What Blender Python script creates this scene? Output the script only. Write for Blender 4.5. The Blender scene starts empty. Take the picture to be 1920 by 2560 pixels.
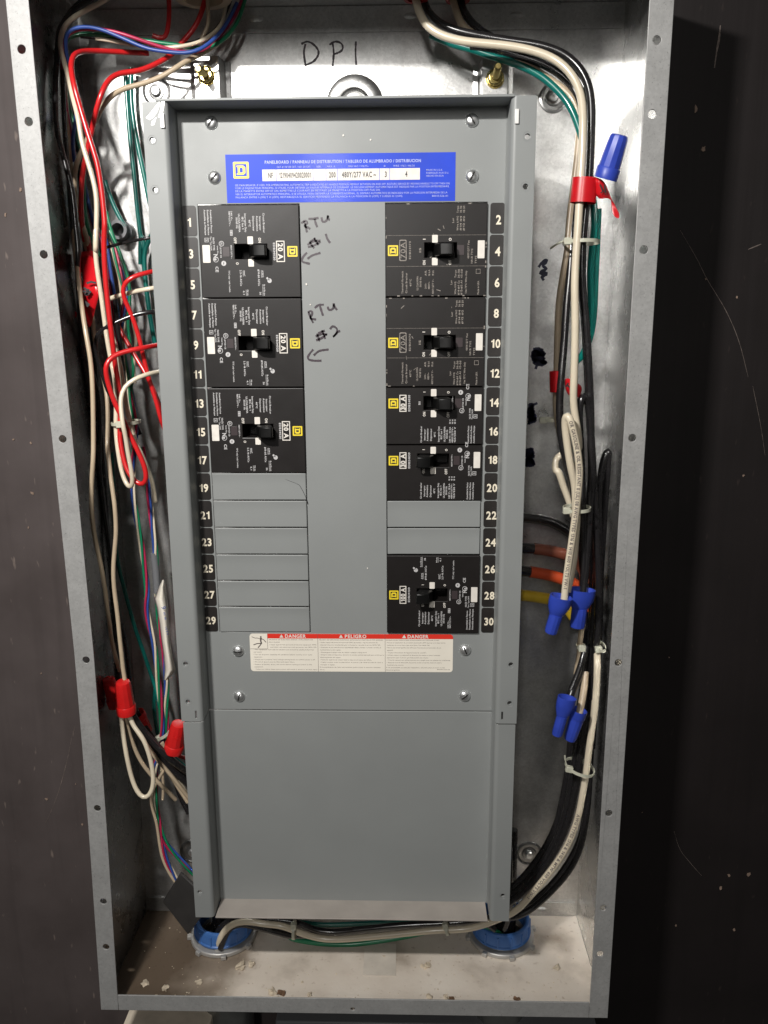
import bpy, bmesh, math, random
from mathutils import Vector, Matrix
from mathutils.geometry import tessellate_polygon
random.seed(7)
sc = bpy.context.scene
COL = sc.collection
R = math.radians

# ------------------------------------------------------------------ camera
F = 2016.0827                      # focal length in pixels of the 1920 x 2560 photograph
CAM = Vector((0.0521, -0.8280, -0.1058))
RIGHT = Vector((0.9997, 0.0249, -0.0051)).normalized()
FWD = Vector((-0.0254, 0.9758, -0.2171)).normalized()
DOWN = FWD.cross(RIGHT).normalized()
RIGHT = DOWN.cross(FWD).normalized()
cam = bpy.data.cameras.new('camera'); cam_o = bpy.data.objects.new('camera', cam); COL.objects.link(cam_o)
cam.sensor_fit = 'VERTICAL'; cam.sensor_height = 24.0; cam.lens = 24.0 * F / 2560.0
cam.clip_start = 0.01; cam.clip_end = 20
cam_o.matrix_world = Matrix(((RIGHT.x, -DOWN.x, -FWD.x, CAM.x), (RIGHT.y, -DOWN.y, -FWD.y, CAM.y),
                             (RIGHT.z, -DOWN.z, -FWD.z, CAM.z), (0, 0, 0, 1)))
sc.camera = cam_o
# ------------------------------------------------------------------ room light: dim surround plus one work lamp up on the left
wd = bpy.data.worlds.new('World'); sc.world = wd; wd.use_nodes = True
wd.node_tree.nodes['Background'].inputs[0].default_value = (1.0, 0.96, 0.9, 1)
wd.node_tree.nodes['Background'].inputs[1].default_value = 0.045
LAMP = Vector((-0.285, -0.87, 0.345))
la = bpy.data.lights.new('work_lamp', 'AREA'); la.shape = 'RECTANGLE'; la.size = 0.075; la.size_y = 0.03
la.energy = 8.4; la.color = (1.0, 0.97, 0.93); la.spread = R(150)
lo = bpy.data.objects.new('work_lamp', la); COL.objects.link(lo); lo.location = LAMP
lo.rotation_euler = (Vector((-0.05, -0.1, -0.18)) - LAMP).to_track_quat('-Z', 'Y').to_euler()
lb = bpy.data.lights.new('room_fixture', 'AREA'); lb.shape = 'RECTANGLE'; lb.size = 0.12; lb.size_y = 0.5
lb.energy = 7.0; lb.color = (1.0, 0.97, 0.93)          # the farther light fixture of the room, a tall narrow panel
lbo = bpy.data.objects.new('room_fixture', lb); COL.objects.link(lbo); lbo.location = (-0.18, -2.0, 0.42)
lbo.rotation_euler = (Vector((0, -0.1, -0.3)) - lbo.location).to_track_quat('-Z', 'Y').to_euler()
sc.view_settings.view_transform = 'Standard'; sc.view_settings.look = 'None'
sc.view_settings.exposure = 0.0; sc.view_settings.gamma = 1.0
sc.render.engine = 'CYCLES'
sc.cycles.max_bounces = 10; sc.cycles.sample_clamp_indirect = 0.0; sc.cycles.blur_glossy = 0.1
sc.cycles.use_denoising = True

# ------------------------------------------------------------------ helpers
def mat(name, col, rough=0.5, metal=0.0, spec=0.5, coat=0.0, var=0.0, vscale=60.0, bump=0.0, bscale=400.0, rvar=0.0, rscale=80.0, sss=0.0, crough=0.15):
    m = bpy.data.materials.new(name); m.use_nodes = True
    nt = m.node_tree; b = nt.nodes['Principled BSDF']
    b.inputs['Base Color'].default_value = (*col, 1); b.inputs['Roughness'].default_value = rough
    b.inputs['Metallic'].default_value = metal; b.inputs['Specular IOR Level'].default_value = spec
    b.inputs['Coat Weight'].default_value = coat; b.inputs['Coat Roughness'].default_value = crough
    tc = nt.nodes.new('ShaderNodeTexCoord')
    def noise(scale, detail=4):
        n = nt.nodes.new('ShaderNodeTexNoise'); n.inputs['Scale'].default_value = scale; n.inputs['Detail'].default_value = detail
        nt.links.new(tc.outputs['Object'], n.inputs['Vector']); return n
    if var:
        n = noise(vscale); mx = nt.nodes.new('ShaderNodeMixRGB'); mx.blend_type = 'MULTIPLY'; mx.inputs[0].default_value = 1
        mr = nt.nodes.new('ShaderNodeMapRange'); mr.inputs[1].default_value = 0.3; mr.inputs[2].default_value = 0.7
        mr.inputs[3].default_value = 1 - var; mr.inputs[4].default_value = 1 + var
        nt.links.new(n.outputs['Fac'], mr.inputs[0]); mx.inputs[1].default_value = (*col, 1)
        nt.links.new(mr.outputs[0], mx.inputs[2]); nt.links.new(mx.outputs[0], b.inputs['Base Color'])
    if rvar:
        n = noise(rscale); mr = nt.nodes.new('ShaderNodeMapRange'); mr.inputs[1].default_value = 0.3; mr.inputs[2].default_value = 0.7
        mr.inputs[3].default_value = max(0.03, rough - rvar); mr.inputs[4].default_value = rough + rvar
        nt.links.new(n.outputs['Fac'], mr.inputs[0]); nt.links.new(mr.outputs[0], b.inputs['Roughness'])
    if bump:
        n = noise(bscale, 2); bp = nt.nodes.new('ShaderNodeBump'); bp.inputs['Strength'].default_value = bump; bp.inputs['Distance'].default_value = 0.0005
        nt.links.new(n.outputs['Fac'], bp.inputs['Height']); nt.links.new(bp.outputs[0], b.inputs['Normal'])
    if sss:
        b.inputs['Subsurface Weight'].default_value = sss; b.inputs['Subsurface Radius'].default_value = (0.002, 0.002, 0.0015)
        b.inputs['Subsurface Scale'].default_value = 1.0
    return m

M = {}
M['paint'] = mat('grey_enamel', (0.240, 0.251, 0.248), 0.44, spec=0.38, var=0.03, vscale=18, bump=0.06, bscale=900, rvar=0.05, rscale=25)
M['black'] = mat('black_phenolic', (0.011, 0.0092, 0.0088), 0.42, spec=0.34, var=0.08, vscale=40, bump=0.08, bscale=900, rvar=0.03, rscale=60)
M['tabblack'] = mat('black_vinyl', (0.014, 0.0115, 0.0105), 0.45, var=0.2, vscale=100)
M['handle'] = mat('black_handle', (0.004, 0.004, 0.004), 0.36, spec=0.35, rvar=0.05)
M['hollow'] = mat('dark_interior', (0.008, 0.007, 0.006), 0.7)
M['white'] = mat('white_print', (0.72, 0.68, 0.62), 0.5, var=0.08, vscale=200)
M['print'] = mat('silver_print', (0.50, 0.49, 0.49), 0.5, var=0.2, vscale=700)
M['printdim'] = mat('worn_print', (0.23, 0.205, 0.18), 0.55, var=0.5, vscale=700)
M['yellow'] = mat('yellow_print', (0.80, 0.62, 0.03), 0.4)
M['logoblack'] = mat('logo_black', (0.02, 0.018, 0.015), 0.5)
M['digit'] = mat('cream_print', (0.75, 0.68, 0.54), 0.5)
M['blue'] = mat('blue_label', (0.010, 0.052, 0.56), 0.5, spec=0.3, coat=0.08, crough=0.09, var=0.12, vscale=30)
M['bluetext'] = mat('pale_blue_print', (0.38, 0.42, 0.75), 0.45)
M['cream'] = mat('cream_label', (0.82, 0.77, 0.67), 0.35, var=0.05, vscale=30)
M['redlabel'] = mat('red_print', (0.72, 0.035, 0.02), 0.4)
M['ink'] = mat('black_ink', (0.02, 0.018, 0.02), 0.45)
M['greyink'] = mat('small_grey_print', (0.12, 0.10, 0.095), 0.5)
M['marker'] = mat('marker_ink', (0.040, 0.027, 0.036), 0.4, var=0.5, vscale=300)
M['markerblue'] = mat('navy_marker_ink', (0.010, 0.011, 0.035), 0.35)
M['zinc'] = mat('zinc_screw', (0.72, 0.73, 0.73), 0.34, metal=0.9, rvar=0.08, rscale=300)
M['yzinc'] = mat('yellow_zinc', (0.62, 0.50, 0.20), 0.25, metal=1.0, rvar=0.08)
M['w_white'] = mat('white_insulation', (0.68, 0.60, 0.46), 0.28, coat=0.4, var=0.06, vscale=40)
M['w_beige'] = mat('beige_insulation', (0.50, 0.40, 0.28), 0.32, coat=0.3, var=0.10, vscale=40)
M['w_black'] = mat('black_insulation', (0.014, 0.013, 0.014), 0.26, coat=0.5, rvar=0.08)
M['w_red'] = mat('red_insulation', (0.58, 0.016, 0.018), 0.3, coat=0.3, var=0.06)
M['w_teal'] = mat('teal_insulation', (0.004, 0.15, 0.125), 0.26, coat=0.5, var=0.1)
M['w_green'] = mat('green_insulation', (0.006, 0.19, 0.085), 0.32, coat=0.3, var=0.1)
M['w_blue'] = mat('blue_insulation', (0.03, 0.075, 0.30), 0.35, var=0.1)
M['w_pink'] = mat('crimson_insulation', (0.42, 0.02, 0.075), 0.35, var=0.1)
M['w_brown'] = mat('brown_tape', (0.20, 0.06, 0.035), 0.4, var=0.15)
M['w_orange'] = mat('orange_tape', (0.48, 0.062, 0.016), 0.4, var=0.1)
M['w_yellow'] = mat('yellow_tape', (0.52, 0.35, 0.02), 0.4, var=0.12)
M['w_grey'] = mat('grey_jacket', (0.16, 0.165, 0.175), 0.4)
M['nutblue'] = mat('blue_connector', (0.030, 0.062, 0.42), 0.36, var=0.12, vscale=80, sss=0.0, rvar=0.08)
M['nutred'] = mat('red_connector', (0.62, 0.014, 0.014), 0.32, var=0.08, rvar=0.08)
M['tape'] = mat('red_tape', (0.55, 0.008, 0.014), 0.3, coat=0.2, var=0.1)
M['tie'] = mat('nylon_tie', (0.52, 0.52, 0.42), 0.4, var=0.06)
M['bush'] = mat('blue_bushing', (0.05, 0.15, 0.42), 0.42, var=0.12, vscale=60)
M['dustlip'] = mat('dusty_enamel', (0.33, 0.30, 0.27), 0.6, var=0.08, vscale=40)
M['sheath'] = mat('charcoal_fibre_paper', (0.032, 0.030, 0.029), 0.6, var=0.15)
M['crumb'] = mat('plaster', (0.55, 0.47, 0.36), 0.9, var=0.3, vscale=120, bump=0.6, bscale=500)
M['grime'] = mat('brown_grime', (0.16, 0.09, 0.05), 0.9, var=0.4, vscale=200)
M['chip'] = mat('raw_wood_chip', (0.24, 0.17, 0.13), 0.8, var=0.3, vscale=200)
M['scratch'] = mat('scratched_paint', (0.15, 0.12, 0.105), 0.7, var=0.4, vscale=300)
M['board'] = mat('grubby_board', (0.66, 0.58, 0.47), 0.85, var=0.25, vscale=25, bump=0.5, bscale=80)
M['scrap'] = mat('dusty_clear_tape', (0.60, 0.55, 0.48), 0.3, coat=0.2, var=0.1)
M['topring'] = mat('red_plastic_ring', (0.30, 0.012, 0.012), 0.4)
M['bare'] = mat('bare_scraped_metal', (0.78, 0.77, 0.75), 0.4, metal=0.3)  # scraped patches, and the painted brightness of the rail slots
M['button'] = mat('smoke_window', (0.045, 0.034, 0.036), 0.35)
M['conduit'] = mat('dull_conduit', (0.33, 0.34, 0.33), 0.42, metal=0.85, var=0.15, vscale=60)

def galv(name, base=0.6, rough=0.33, dust=0.0, warm=(1.0, 1.0, 0.985), blotch=0.15):
    m = bpy.data.materials.new(name); m.use_nodes = True; nt = m.node_tree; b = nt.nodes['Principled BSDF']; L = nt.links.new
    tc = nt.nodes.new('ShaderNodeTexCoord')
    vo = nt.nodes.new('ShaderNodeTexVoronoi'); vo.inputs['Scale'].default_value = 480; L(tc.outputs['Object'], vo.inputs['Vector'])
    n1 = nt.nodes.new('ShaderNodeTexNoise'); n1.inputs['Scale'].default_value = 34; n1.inputs['Detail'].default_value = 10; n1.inputs['Roughness'].default_value = 0.68; L(tc.outputs['Object'], n1.inputs['Vector'])
    n2 = nt.nodes.new('ShaderNodeTexNoise'); n2.inputs['Scale'].default_value = 900; n2.inputs['Detail'].default_value = 2; L(tc.outputs['Object'], n2.inputs['Vector'])
    sep = nt.nodes.new('ShaderNodeSeparateColor'); L(vo.outputs['Color'], sep.inputs[0])
    a = nt.nodes.new('ShaderNodeMapRange'); a.inputs[3].default_value = 1 - blotch * 0.5; a.inputs[4].default_value = 1 + blotch * 0.5; L(sep.outputs[0], a.inputs[0])
    c = nt.nodes.new('ShaderNodeMapRange'); c.inputs[1].default_value = 0.3; c.inputs[2].default_value = 0.7; c.inputs[3].default_value = 1 - blotch; c.inputs[4].default_value = 1 + blotch; L(n1.outputs['Fac'], c.inputs[0])
    d = nt.nodes.new('ShaderNodeMapRange'); d.inputs[1].default_value = 0.22; d.inputs[2].default_value = 0.36; d.inputs[3].default_value = 0.45; d.inputs[4].default_value = 1.0; L(n2.outputs['Fac'], d.inputs[0])
    mu = nt.nodes.new('ShaderNodeMath'); mu.operation = 'MULTIPLY'; L(a.outputs[0], mu.inputs[0]); L(c.outputs[0], mu.inputs[1])
    mu2 = nt.nodes.new('ShaderNodeMath'); mu2.operation = 'MULTIPLY'; L(mu.outputs[0], mu2.inputs[0]); L(d.outputs[0], mu2.inputs[1])
    mx = nt.nodes.new('ShaderNodeMixRGB'); mx.blend_type = 'MULTIPLY'; mx.inputs[0].default_value = 1
    mx.inputs[1].default_value = (base * warm[0], base * warm[1], base * warm[2], 1); L(mu2.outputs[0], mx.inputs[2]); L(mx.outputs[0], b.inputs['Base Color'])
    r = nt.nodes.new('ShaderNodeMapRange'); r.inputs[1].default_value = 0.3; r.inputs[2].default_value = 0.7; r.inputs[3].default_value = rough - 0.05; r.inputs[4].default_value = rough + 0.09; L(n1.outputs['Fac'], r.inputs[0]); L(r.outputs[0], b.inputs['Roughness'])
    b.inputs['Metallic'].default_value = 1.0 - dust
    bp = nt.nodes.new('ShaderNodeBump'); bp.inputs['Strength'].default_value = 0.10; bp.inputs['Distance'].default_value = 0.0004
    L(sep.outputs[1], bp.inputs['Height']); L(bp.outputs[0], b.inputs['Normal'])
    return m
M['galv'] = galv('galvanised_steel', 0.60, 0.31, 0.22, blotch=0.16)
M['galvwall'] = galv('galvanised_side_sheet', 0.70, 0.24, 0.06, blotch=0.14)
M['galvleft'] = galv('dulled_side_sheet', 0.34, 0.26, 0.06, blotch=0.2)  # darker copy for the left wall, gutter shade put into the colour
M['knock'] = galv('dull_knockout', 0.34, 0.30, 0.10, blotch=0.1)
M['locknut'] = mat('dull_locknut', (0.45, 0.44, 0.42), 0.45, metal=0.4, var=0.15)
M['galvflange'] = galv('galvanised_flange', 0.34, 0.48, 0.80, blotch=0.11)

def dusty_floor():
    m = bpy.data.materials.new('dusty_galvanised_floor'); m.use_nodes = True; nt = m.node_tree; b = nt.nodes['Principled BSDF']; L = nt.links.new
    tc = nt.nodes.new('ShaderNodeTexCoord')
    n1 = nt.nodes.new('ShaderNodeTexNoise'); n1.inputs['Scale'].default_value = 14; n1.inputs['Detail'].default_value = 8; L(tc.outputs['Object'], n1.inputs['Vector'])
    n2 = nt.nodes.new('ShaderNodeTexNoise'); n2.inputs['Scale'].default_value = 150; n2.inputs['Detail'].default_value = 4; L(tc.outputs['Object'], n2.inputs['Vector'])
    sx = nt.nodes.new('ShaderNodeSeparateXYZ'); L(tc.outputs['Object'], sx.inputs[0])
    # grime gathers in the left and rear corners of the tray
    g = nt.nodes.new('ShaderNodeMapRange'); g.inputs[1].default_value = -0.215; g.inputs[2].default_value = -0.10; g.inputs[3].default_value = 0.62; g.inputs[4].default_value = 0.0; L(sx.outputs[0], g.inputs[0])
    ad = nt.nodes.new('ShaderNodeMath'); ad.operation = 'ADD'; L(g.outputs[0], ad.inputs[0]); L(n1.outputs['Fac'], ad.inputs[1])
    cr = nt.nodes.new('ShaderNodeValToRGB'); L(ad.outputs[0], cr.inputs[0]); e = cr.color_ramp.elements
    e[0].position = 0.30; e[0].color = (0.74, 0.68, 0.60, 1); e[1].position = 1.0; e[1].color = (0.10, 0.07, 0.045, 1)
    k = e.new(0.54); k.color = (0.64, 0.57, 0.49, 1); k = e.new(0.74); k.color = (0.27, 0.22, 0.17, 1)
    cr2 = nt.nodes.new('ShaderNodeValToRGB'); L(n2.outputs['Fac'], cr2.inputs[0]); e = cr2.color_ramp.elements
    e[0].position = 0.25; e[0].color = (0.35, 0.24, 0.16, 1); e[1].position = 0.38; e[1].color = (1, 1, 1, 1)
    mx = nt.nodes.new('ShaderNodeMixRGB'); mx.blend_type = 'MULTIPLY'; mx.inputs[0].default_value = 0.45; L(cr.outputs[0], mx.inputs[1]); L(cr2.outputs[0], mx.inputs[2]); L(mx.outputs[0], b.inputs['Base Color'])
    b.inputs['Roughness'].default_value = 0.75
    bp = nt.nodes.new('ShaderNodeBump'); bp.inputs['Strength'].default_value = 0.25; bp.inputs['Distance'].default_value = 0.001; L(n2.outputs['Fac'], bp.inputs['Height']); L(bp.outputs[0], b.inputs['Normal'])
    return m
M['floor'] = dusty_floor()

def wall_mat():
    m = bpy.data.materials.new('dark_painted_plywood'); m.use_nodes = True; nt = m.node_tree; b = nt.nodes['Principled BSDF']; L = nt.links.new
    tc = nt.nodes.new('ShaderNodeTexCoord'); mp = nt.nodes.new('ShaderNodeMapping'); mp.inputs['Scale'].default_value = (60, 60, 3); L(tc.outputs['Object'], mp.inputs[0])
    n1 = nt.nodes.new('ShaderNodeTexNoise'); n1.inputs['Scale'].default_value = 1; n1.inputs['Detail'].default_value = 8; L(mp.outputs[0], n1.inputs['Vector'])
    n2 = nt.nodes.new('ShaderNodeTexNoise'); n2.inputs['Scale'].default_value = 12; n2.inputs['Detail'].default_value = 5; L(tc.outputs['Object'], n2.inputs['Vector'])
    mp3 = nt.nodes.new('ShaderNodeMapping'); mp3.inputs['Scale'].default_value = (150, 150, 45); L(tc.outputs['Object'], mp3.inputs[0])
    vo = nt.nodes.new('ShaderNodeTexNoise'); vo.inputs['Scale'].default_value = 1; vo.inputs['Detail'].default_value = 2; L(mp3.outputs[0], vo.inputs['Vector'])
    cr = nt.nodes.new('ShaderNodeValToRGB'); L(n2.outputs['Fac'], cr.inputs[0]); e = cr.color_ramp.elements
    e[0].position = 0.3; e[0].color = (0.064, 0.051, 0.049, 1); e[1].position = 0.75; e[1].color = (0.098, 0.080, 0.078, 1)
    sp = nt.nodes.new('ShaderNodeMapRange'); sp.inputs[1].default_value = 0.68; sp.inputs[2].default_value = 0.79; L(vo.outputs['Fac'], sp.inputs[0])
    mx = nt.nodes.new('ShaderNodeMixRGB'); L(sp.outputs[0], mx.inputs[0]); L(cr.outputs[0], mx.inputs[1]); mx.inputs[2].default_value = (0.20, 0.16, 0.14, 1)
    cr4 = nt.nodes.new('ShaderNodeMapRange'); cr4.inputs[1].default_value = 0.30; cr4.inputs[2].default_value = 0.50; cr4.inputs[3].default_value = 0.85; cr4.inputs[4].default_value = 1; L(n1.outputs['Fac'], cr4.inputs[0])
    m2 = nt.nodes.new('ShaderNodeMixRGB'); m2.blend_type = 'MULTIPLY'; m2.inputs[0].default_value = 0.8; L(mx.outputs[0], m2.inputs[1]); L(cr4.outputs[0], m2.inputs[2])
    # wall right of the cabinet darkened: its shade put into the colour, edge hidden behind
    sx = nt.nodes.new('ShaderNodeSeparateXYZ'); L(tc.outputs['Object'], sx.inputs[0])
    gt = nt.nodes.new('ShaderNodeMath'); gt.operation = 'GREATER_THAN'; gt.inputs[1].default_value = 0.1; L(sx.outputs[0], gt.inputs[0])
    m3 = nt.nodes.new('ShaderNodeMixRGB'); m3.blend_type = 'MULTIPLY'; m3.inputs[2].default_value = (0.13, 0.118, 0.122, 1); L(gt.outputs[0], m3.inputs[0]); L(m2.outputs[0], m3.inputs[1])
    L(m3.outputs[0], b.inputs['Base Color']); b.inputs['Roughness'].default_value = 0.62; b.inputs['Specular IOR Level'].default_value = 0.35
    bp = nt.nodes.new('ShaderNodeBump'); bp.inputs['Strength'].default_value = 0.3; bp.inputs['Distance'].default_value = 0.0012; L(n1.outputs['Fac'], bp.inputs['Height']); L(bp.outputs[0], b.inputs['Normal'])
    return m
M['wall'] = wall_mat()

class MB:
    """collects faces; build() links them as one mesh object"""
    def __init__(s): s.v = []; s.f = []
    def add(s, vs, fs):
        k = len(s.v); s.v += [tuple(v) for v in vs]; s.f += [tuple(i + k for i in f) for f in fs]; return s
    def box(s, x0, x1, y0, y1, z0, z1):
        return s.add([(x0,y0,z0),(x1,y0,z0),(x1,y1,z0),(x0,y1,z0),(x0,y0,z1),(x1,y0,z1),(x1,y1,z1),(x0,y1,z1)],
                     [(0,3,2,1),(4,5,6,7),(0,1,5,4),(1,2,6,5),(2,3,7,6),(3,0,4,7)])
    def plate(s, outer, holes, y0, y1):
        """flat plate in the XZ plane with holes; front at y0, rear at y1 (y1 > y0)"""
        loops = [outer] + list(holes); pts = [p for l in loops for p in l]; n = len(pts)
        tris = tessellate_polygon([[Vector((p[0], p[1], 0)) for p in l] for l in loops])
        vs = [(p[0], y0, p[1]) for p in pts] + [(p[0], y1, p[1]) for p in pts]; fs = []
        for t in tris:
            a, b_, c = (Vector(pts[i]) for i in t)
            ccw = (b_ - a).cross(c - a) > 0
            f = t if ccw else t[::-1]
            fs.append(tuple(f)); fs.append(tuple(i + n for i in f[::-1]))
        k = 0
        for l in loops:
            m = len(l); area = sum(l[i][0]*l[(i+1)%m][1]-l[(i+1)%m][0]*l[i][1] for i in range(m))
            out = (area > 0) == (l is outer)
            for i in range(m):
                a, b_ = k+i, k+(i+1)%m
                fs.append((b_, a, a+n, b_+n) if out else (a, b_, b_+n, a+n))
            k += m
        return s.add(vs, fs)
    def tube(s, path, r, seg=10, caps=True):
        pts = [Vector(p) for p in path]; n = len(pts); t0 = (pts[1]-pts[0]).normalized()
        nrm = t0.orthogonal().normalized(); vs = []; fs = []
        for i, p in enumerate(pts):
            t = (pts[min(i+1,n-1)] - pts[max(i-1,0)]).normalized()
            nrm = (nrm - t*nrm.dot(t)).normalized(); b_ = t.cross(nrm); rr = r[i] if isinstance(r, (list, tuple)) else r
            for k in range(seg):
                a = 2*math.pi*k/seg; vs.append(p + (nrm*math.cos(a) + b_*math.sin(a))*rr)
        for i in range(n-1):
            for k in range(seg):
                k2 = (k+1) % seg; fs.append((i*seg+k, i*seg+k2, (i+1)*seg+k2, (i+1)*seg+k))
        if caps: fs.append(tuple(range(seg))[::-1]); fs.append(tuple((n-1)*seg+k for k in range(seg)))
        return s.add(vs, fs)
    def lathe(s, prof, origin, axis, seg=20, squash=1.0, side=None, flute=0.0, caps=True):
        """prof = [(r, h)...] turned about axis at origin; squash flattens one cross direction"""
        ax = Vector(axis).normalized(); u = Vector(side) if side else ax.orthogonal(); u = (u - ax*u.dot(ax)).normalized(); w = ax.cross(u); o = Vector(origin); vs = []; fs = []
        for r, h in prof:
            for k in range(seg):
                a = 2*math.pi*k/seg; rr = r*(1 + (flute if k % 2 else 0))
                vs.append(o + ax*h + u*rr*math.cos(a) + w*rr*squash*math.sin(a))
        for i in range(len(prof)-1):
            for k in range(seg):
                k2 = (k+1) % seg; fs.append((i*seg+k, i*seg+k2, (i+1)*seg+k2, (i+1)*seg+k))
        if caps and prof[0][0] > 0: fs.append(tuple(range(seg))[::-1])
        if caps and prof[-1][0] > 0: fs.append(tuple((len(prof)-1)*seg+k for k in range(seg)))
        return s.add(vs, fs)
    def ribbon(s, pts, nrm, width, thick):
        """flat strip along pts, facing nrm"""
        P_ = [Vector(p) for p in pts]; n = len(P_); vs = []; fs = []; nn = Vector(nrm).normalized()
        for i, p in enumerate(P_):
            t = (P_[min(i+1,n-1)] - P_[max(i-1,0)]).normalized(); sd = t.cross(nn).normalized()
            wd_ = width[i] if isinstance(width, (list, tuple)) else width
            vs += [p - sd*wd_/2, p + sd*wd_/2, p + sd*wd_/2 + nn*thick, p - sd*wd_/2 + nn*thick]
        for i in range(n-1):
            a = i*4; b_ = a+4
            for k in range(4): fs.append((a+k, a+(k+1)%4, b_+(k+1)%4, b_+k))
        fs.append((0,3,2,1)); e = (n-1)*4; fs.append((e,e+1,e+2,e+3)); return s.add(vs, fs)
    def sweep(s, prof, z0, z1, nz=1):
        """closed XY profile swept along Z"""
        m = len(prof); vs = [(p[0], p[1], z0+(z1-z0)*j/nz) for j in range(nz+1) for p in prof]; fs = []
        for j in range(nz):
            for i in range(m): fs.append((j*m+i, j*m+(i+1)%m, (j+1)*m+(i+1)%m, (j+1)*m+i))
        fs.append(tuple(range(m))[::-1]); fs.append(tuple(nz*m+i for i in range(m))); return s.add(vs, fs)
    def build(s, name, material, parent=None, local=False, bevel=0.0, smooth=35, fix=True):
        me = bpy.data.meshes.new(name); me.from_pydata(s.v, [], s.f); me.validate()
        if fix:
            bm = bmesh.new(); bm.from_mesh(me); bmesh.ops.recalc_face_normals(bm, faces=bm.faces); bm.to_mesh(me); bm.free()
        me.materials.append(M[material] if isinstance(material, str) else material)
        if smooth:
            me.shade_smooth(); me.set_sharp_from_angle(angle=R(smooth))
        o = bpy.data.objects.new(name, me); COL.objects.link(o)
        if parent is not None:
            o.parent = parent
            if not local and parent.type == 'EMPTY': o.matrix_parent_inverse = Matrix.Translation(-parent.location)
        if bevel:
            b = o.modifiers.new('bevel', 'BEVEL'); b.width = bevel; b.segments = 2; b.limit_method = 'ANGLE'; b.angle_limit = R(40)
        return o

def tag(o, label=None, cat=None, group=None, kind=None):
    if label: o['label'] = label
    if cat: o['category'] = cat
    if group: o['group'] = group
    if kind: o['kind'] = kind
    return o
def thing(name, label, cat, loc=(0,0,0), group=None):
    o = bpy.data.objects.new(name, None); COL.objects.link(o); o.location = loc; o.empty_display_size = 0.02
    return tag(o, label, cat, group)

def at(px, py, Y):
    """a place in the photograph (its own pixels) at depth Y of the room, as a point in space"""
    d = RIGHT*((px-960)/F) + DOWN*((py-1280)/F) + FWD
    return CAM + d*((Y - CAM.y)/d.y)
WIN = dict(A=(0,0,.3858), B=(0,560,.33755), C=(0,1080,.33755), D=(0,1560,.33755), E=(200,2000,.33755), F=(700,2000,.33755), G=(1160,2000,.33755),
           H=(960,0,.3858), I=(1280,0,.3858), J=(1280,560,.3858), K=(1280,1160,.3858), M=(1280,1700,.3858), N=(1200,1600,.2411),
           Q=(100,0,.18084), S=(400,0,.18084), T=(100,1700,.22905), U=(1290,1330,.18084), V=(1290,880,.18084), X=(150,560,.18084), Z=(0,0,1.0))
def pw(win, x, y):
    o = WIN[win]; return o[0]+x*o[2], o[1]+y*o[2]
def pt(win, x, y, mm):
    a, b = pw(win, x, y); return at(a, b, -mm/1000.0)
def catmull(P_, step=0.004):
    out = []; n = len(P_)
    for i in range(n-1):
        p0 = P_[max(i-1,0)]; p1 = P_[i]; p2 = P_[i+1]; p3 = P_[min(i+2,n-1)]
        k = max(2, int((p2-p1).length/step))
        # centripetal-like tangents limited by segment length
        l = (p2-p1).length; m1 = (p2-p0); m2 = (p3-p1)
        m1 = m1.normalized()*l if m1.length > 1e-9 else m1; m2 = m2.normalized()*l if m2.length > 1e-9 else m2
        for j in range(k):
            t = j/k; t2 = t*t; t3 = t2*t
            out.append(p1*(2*t3-3*t2+1) + m1*(t3-2*t2+t) + p2*(-2*t3+3*t2) + m2*(t3-t2))
    out.append(P_[-1]); return out
def route(spec, step=0.004):
    """'A 10,20,60 30,40 B 5,6,70' -> smooth 3-D path; third number is the depth in mm, interpolated where left out"""
    win = None; L = []
    for tk in spec.replace(';', ' ').split():
        if tk in WIN: win = tk; continue
        v = [float(x) for x in tk.split(',')]; L.append([win, v[0], v[1], v[2] if len(v) > 2 else None])
    ks = [i for i, q in enumerate(L) if q[3] is not None]
    for i, q in enumerate(L):
        if q[3] is None:
            a = max([k for k in ks if k < i], default=None); b = min([k for k in ks if k > i], default=None)
            q[3] = L[b][3] if a is None else L[a][3] if b is None else L[a][3] + (L[b][3]-L[a][3])*(i-a)/(b-a)
    P_ = [pt(*q) for q in L]
    P_ = [Vector((max(-0.247, min(0.247, p.x)), p.y, p.z)) for p in P_]
    Q = catmull(P_, step)
    for _ in range(3): Q = [Q[0]] + [(Q[i-1] + Q[i]*2 + Q[i+1])/4 for i in range(1, len(Q)-1)] + [Q[-1]]
    return Q

# lettering: glyph meshes from the built-in font, laid out by hand
GL = {}
def glyph(ch, bold):
    k = (ch, bold)
    if k in GL: return GL[k]
    if ch == '1' and bold:      # a plain grotesque figure one with a flag
        GL[k] = ([(0.20,0),(0.36,0),(0.36,0.70),(0.24,0.70),(0.20,0.60),(0.05,0.57),(0.05,0.46),(0.20,0.48)], [(0,1,2,3,4,7),(4,5,6,7)], 0.46); return GL[k]
    cu = bpy.data.curves.new('glyph', 'FONT'); cu.body = ch; cu.size = 1.0; cu.resolution_u = 2; cu.offset = 0.030 if bold else 0.004
    ob = bpy.data.objects.new('glyph', cu); COL.objects.link(ob)
    dg = bpy.context.evaluated_depsgraph_get(); me = bpy.data.meshes.new_from_object(ob.evaluated_get(dg))
    vs = [(v.co.x, v.co.y) for v in me.vertices]; fs = [tuple(p.vertices) for p in me.polygons]
    bpy.data.objects.remove(ob); bpy.data.curves.remove(cu); bpy.data.meshes.remove(me)
    w = max([v[0] for v in vs], default=0.25) + 0.07
    GL[k] = (vs, fs, w if ch != ' ' else 0.3); return GL[k]
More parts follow.
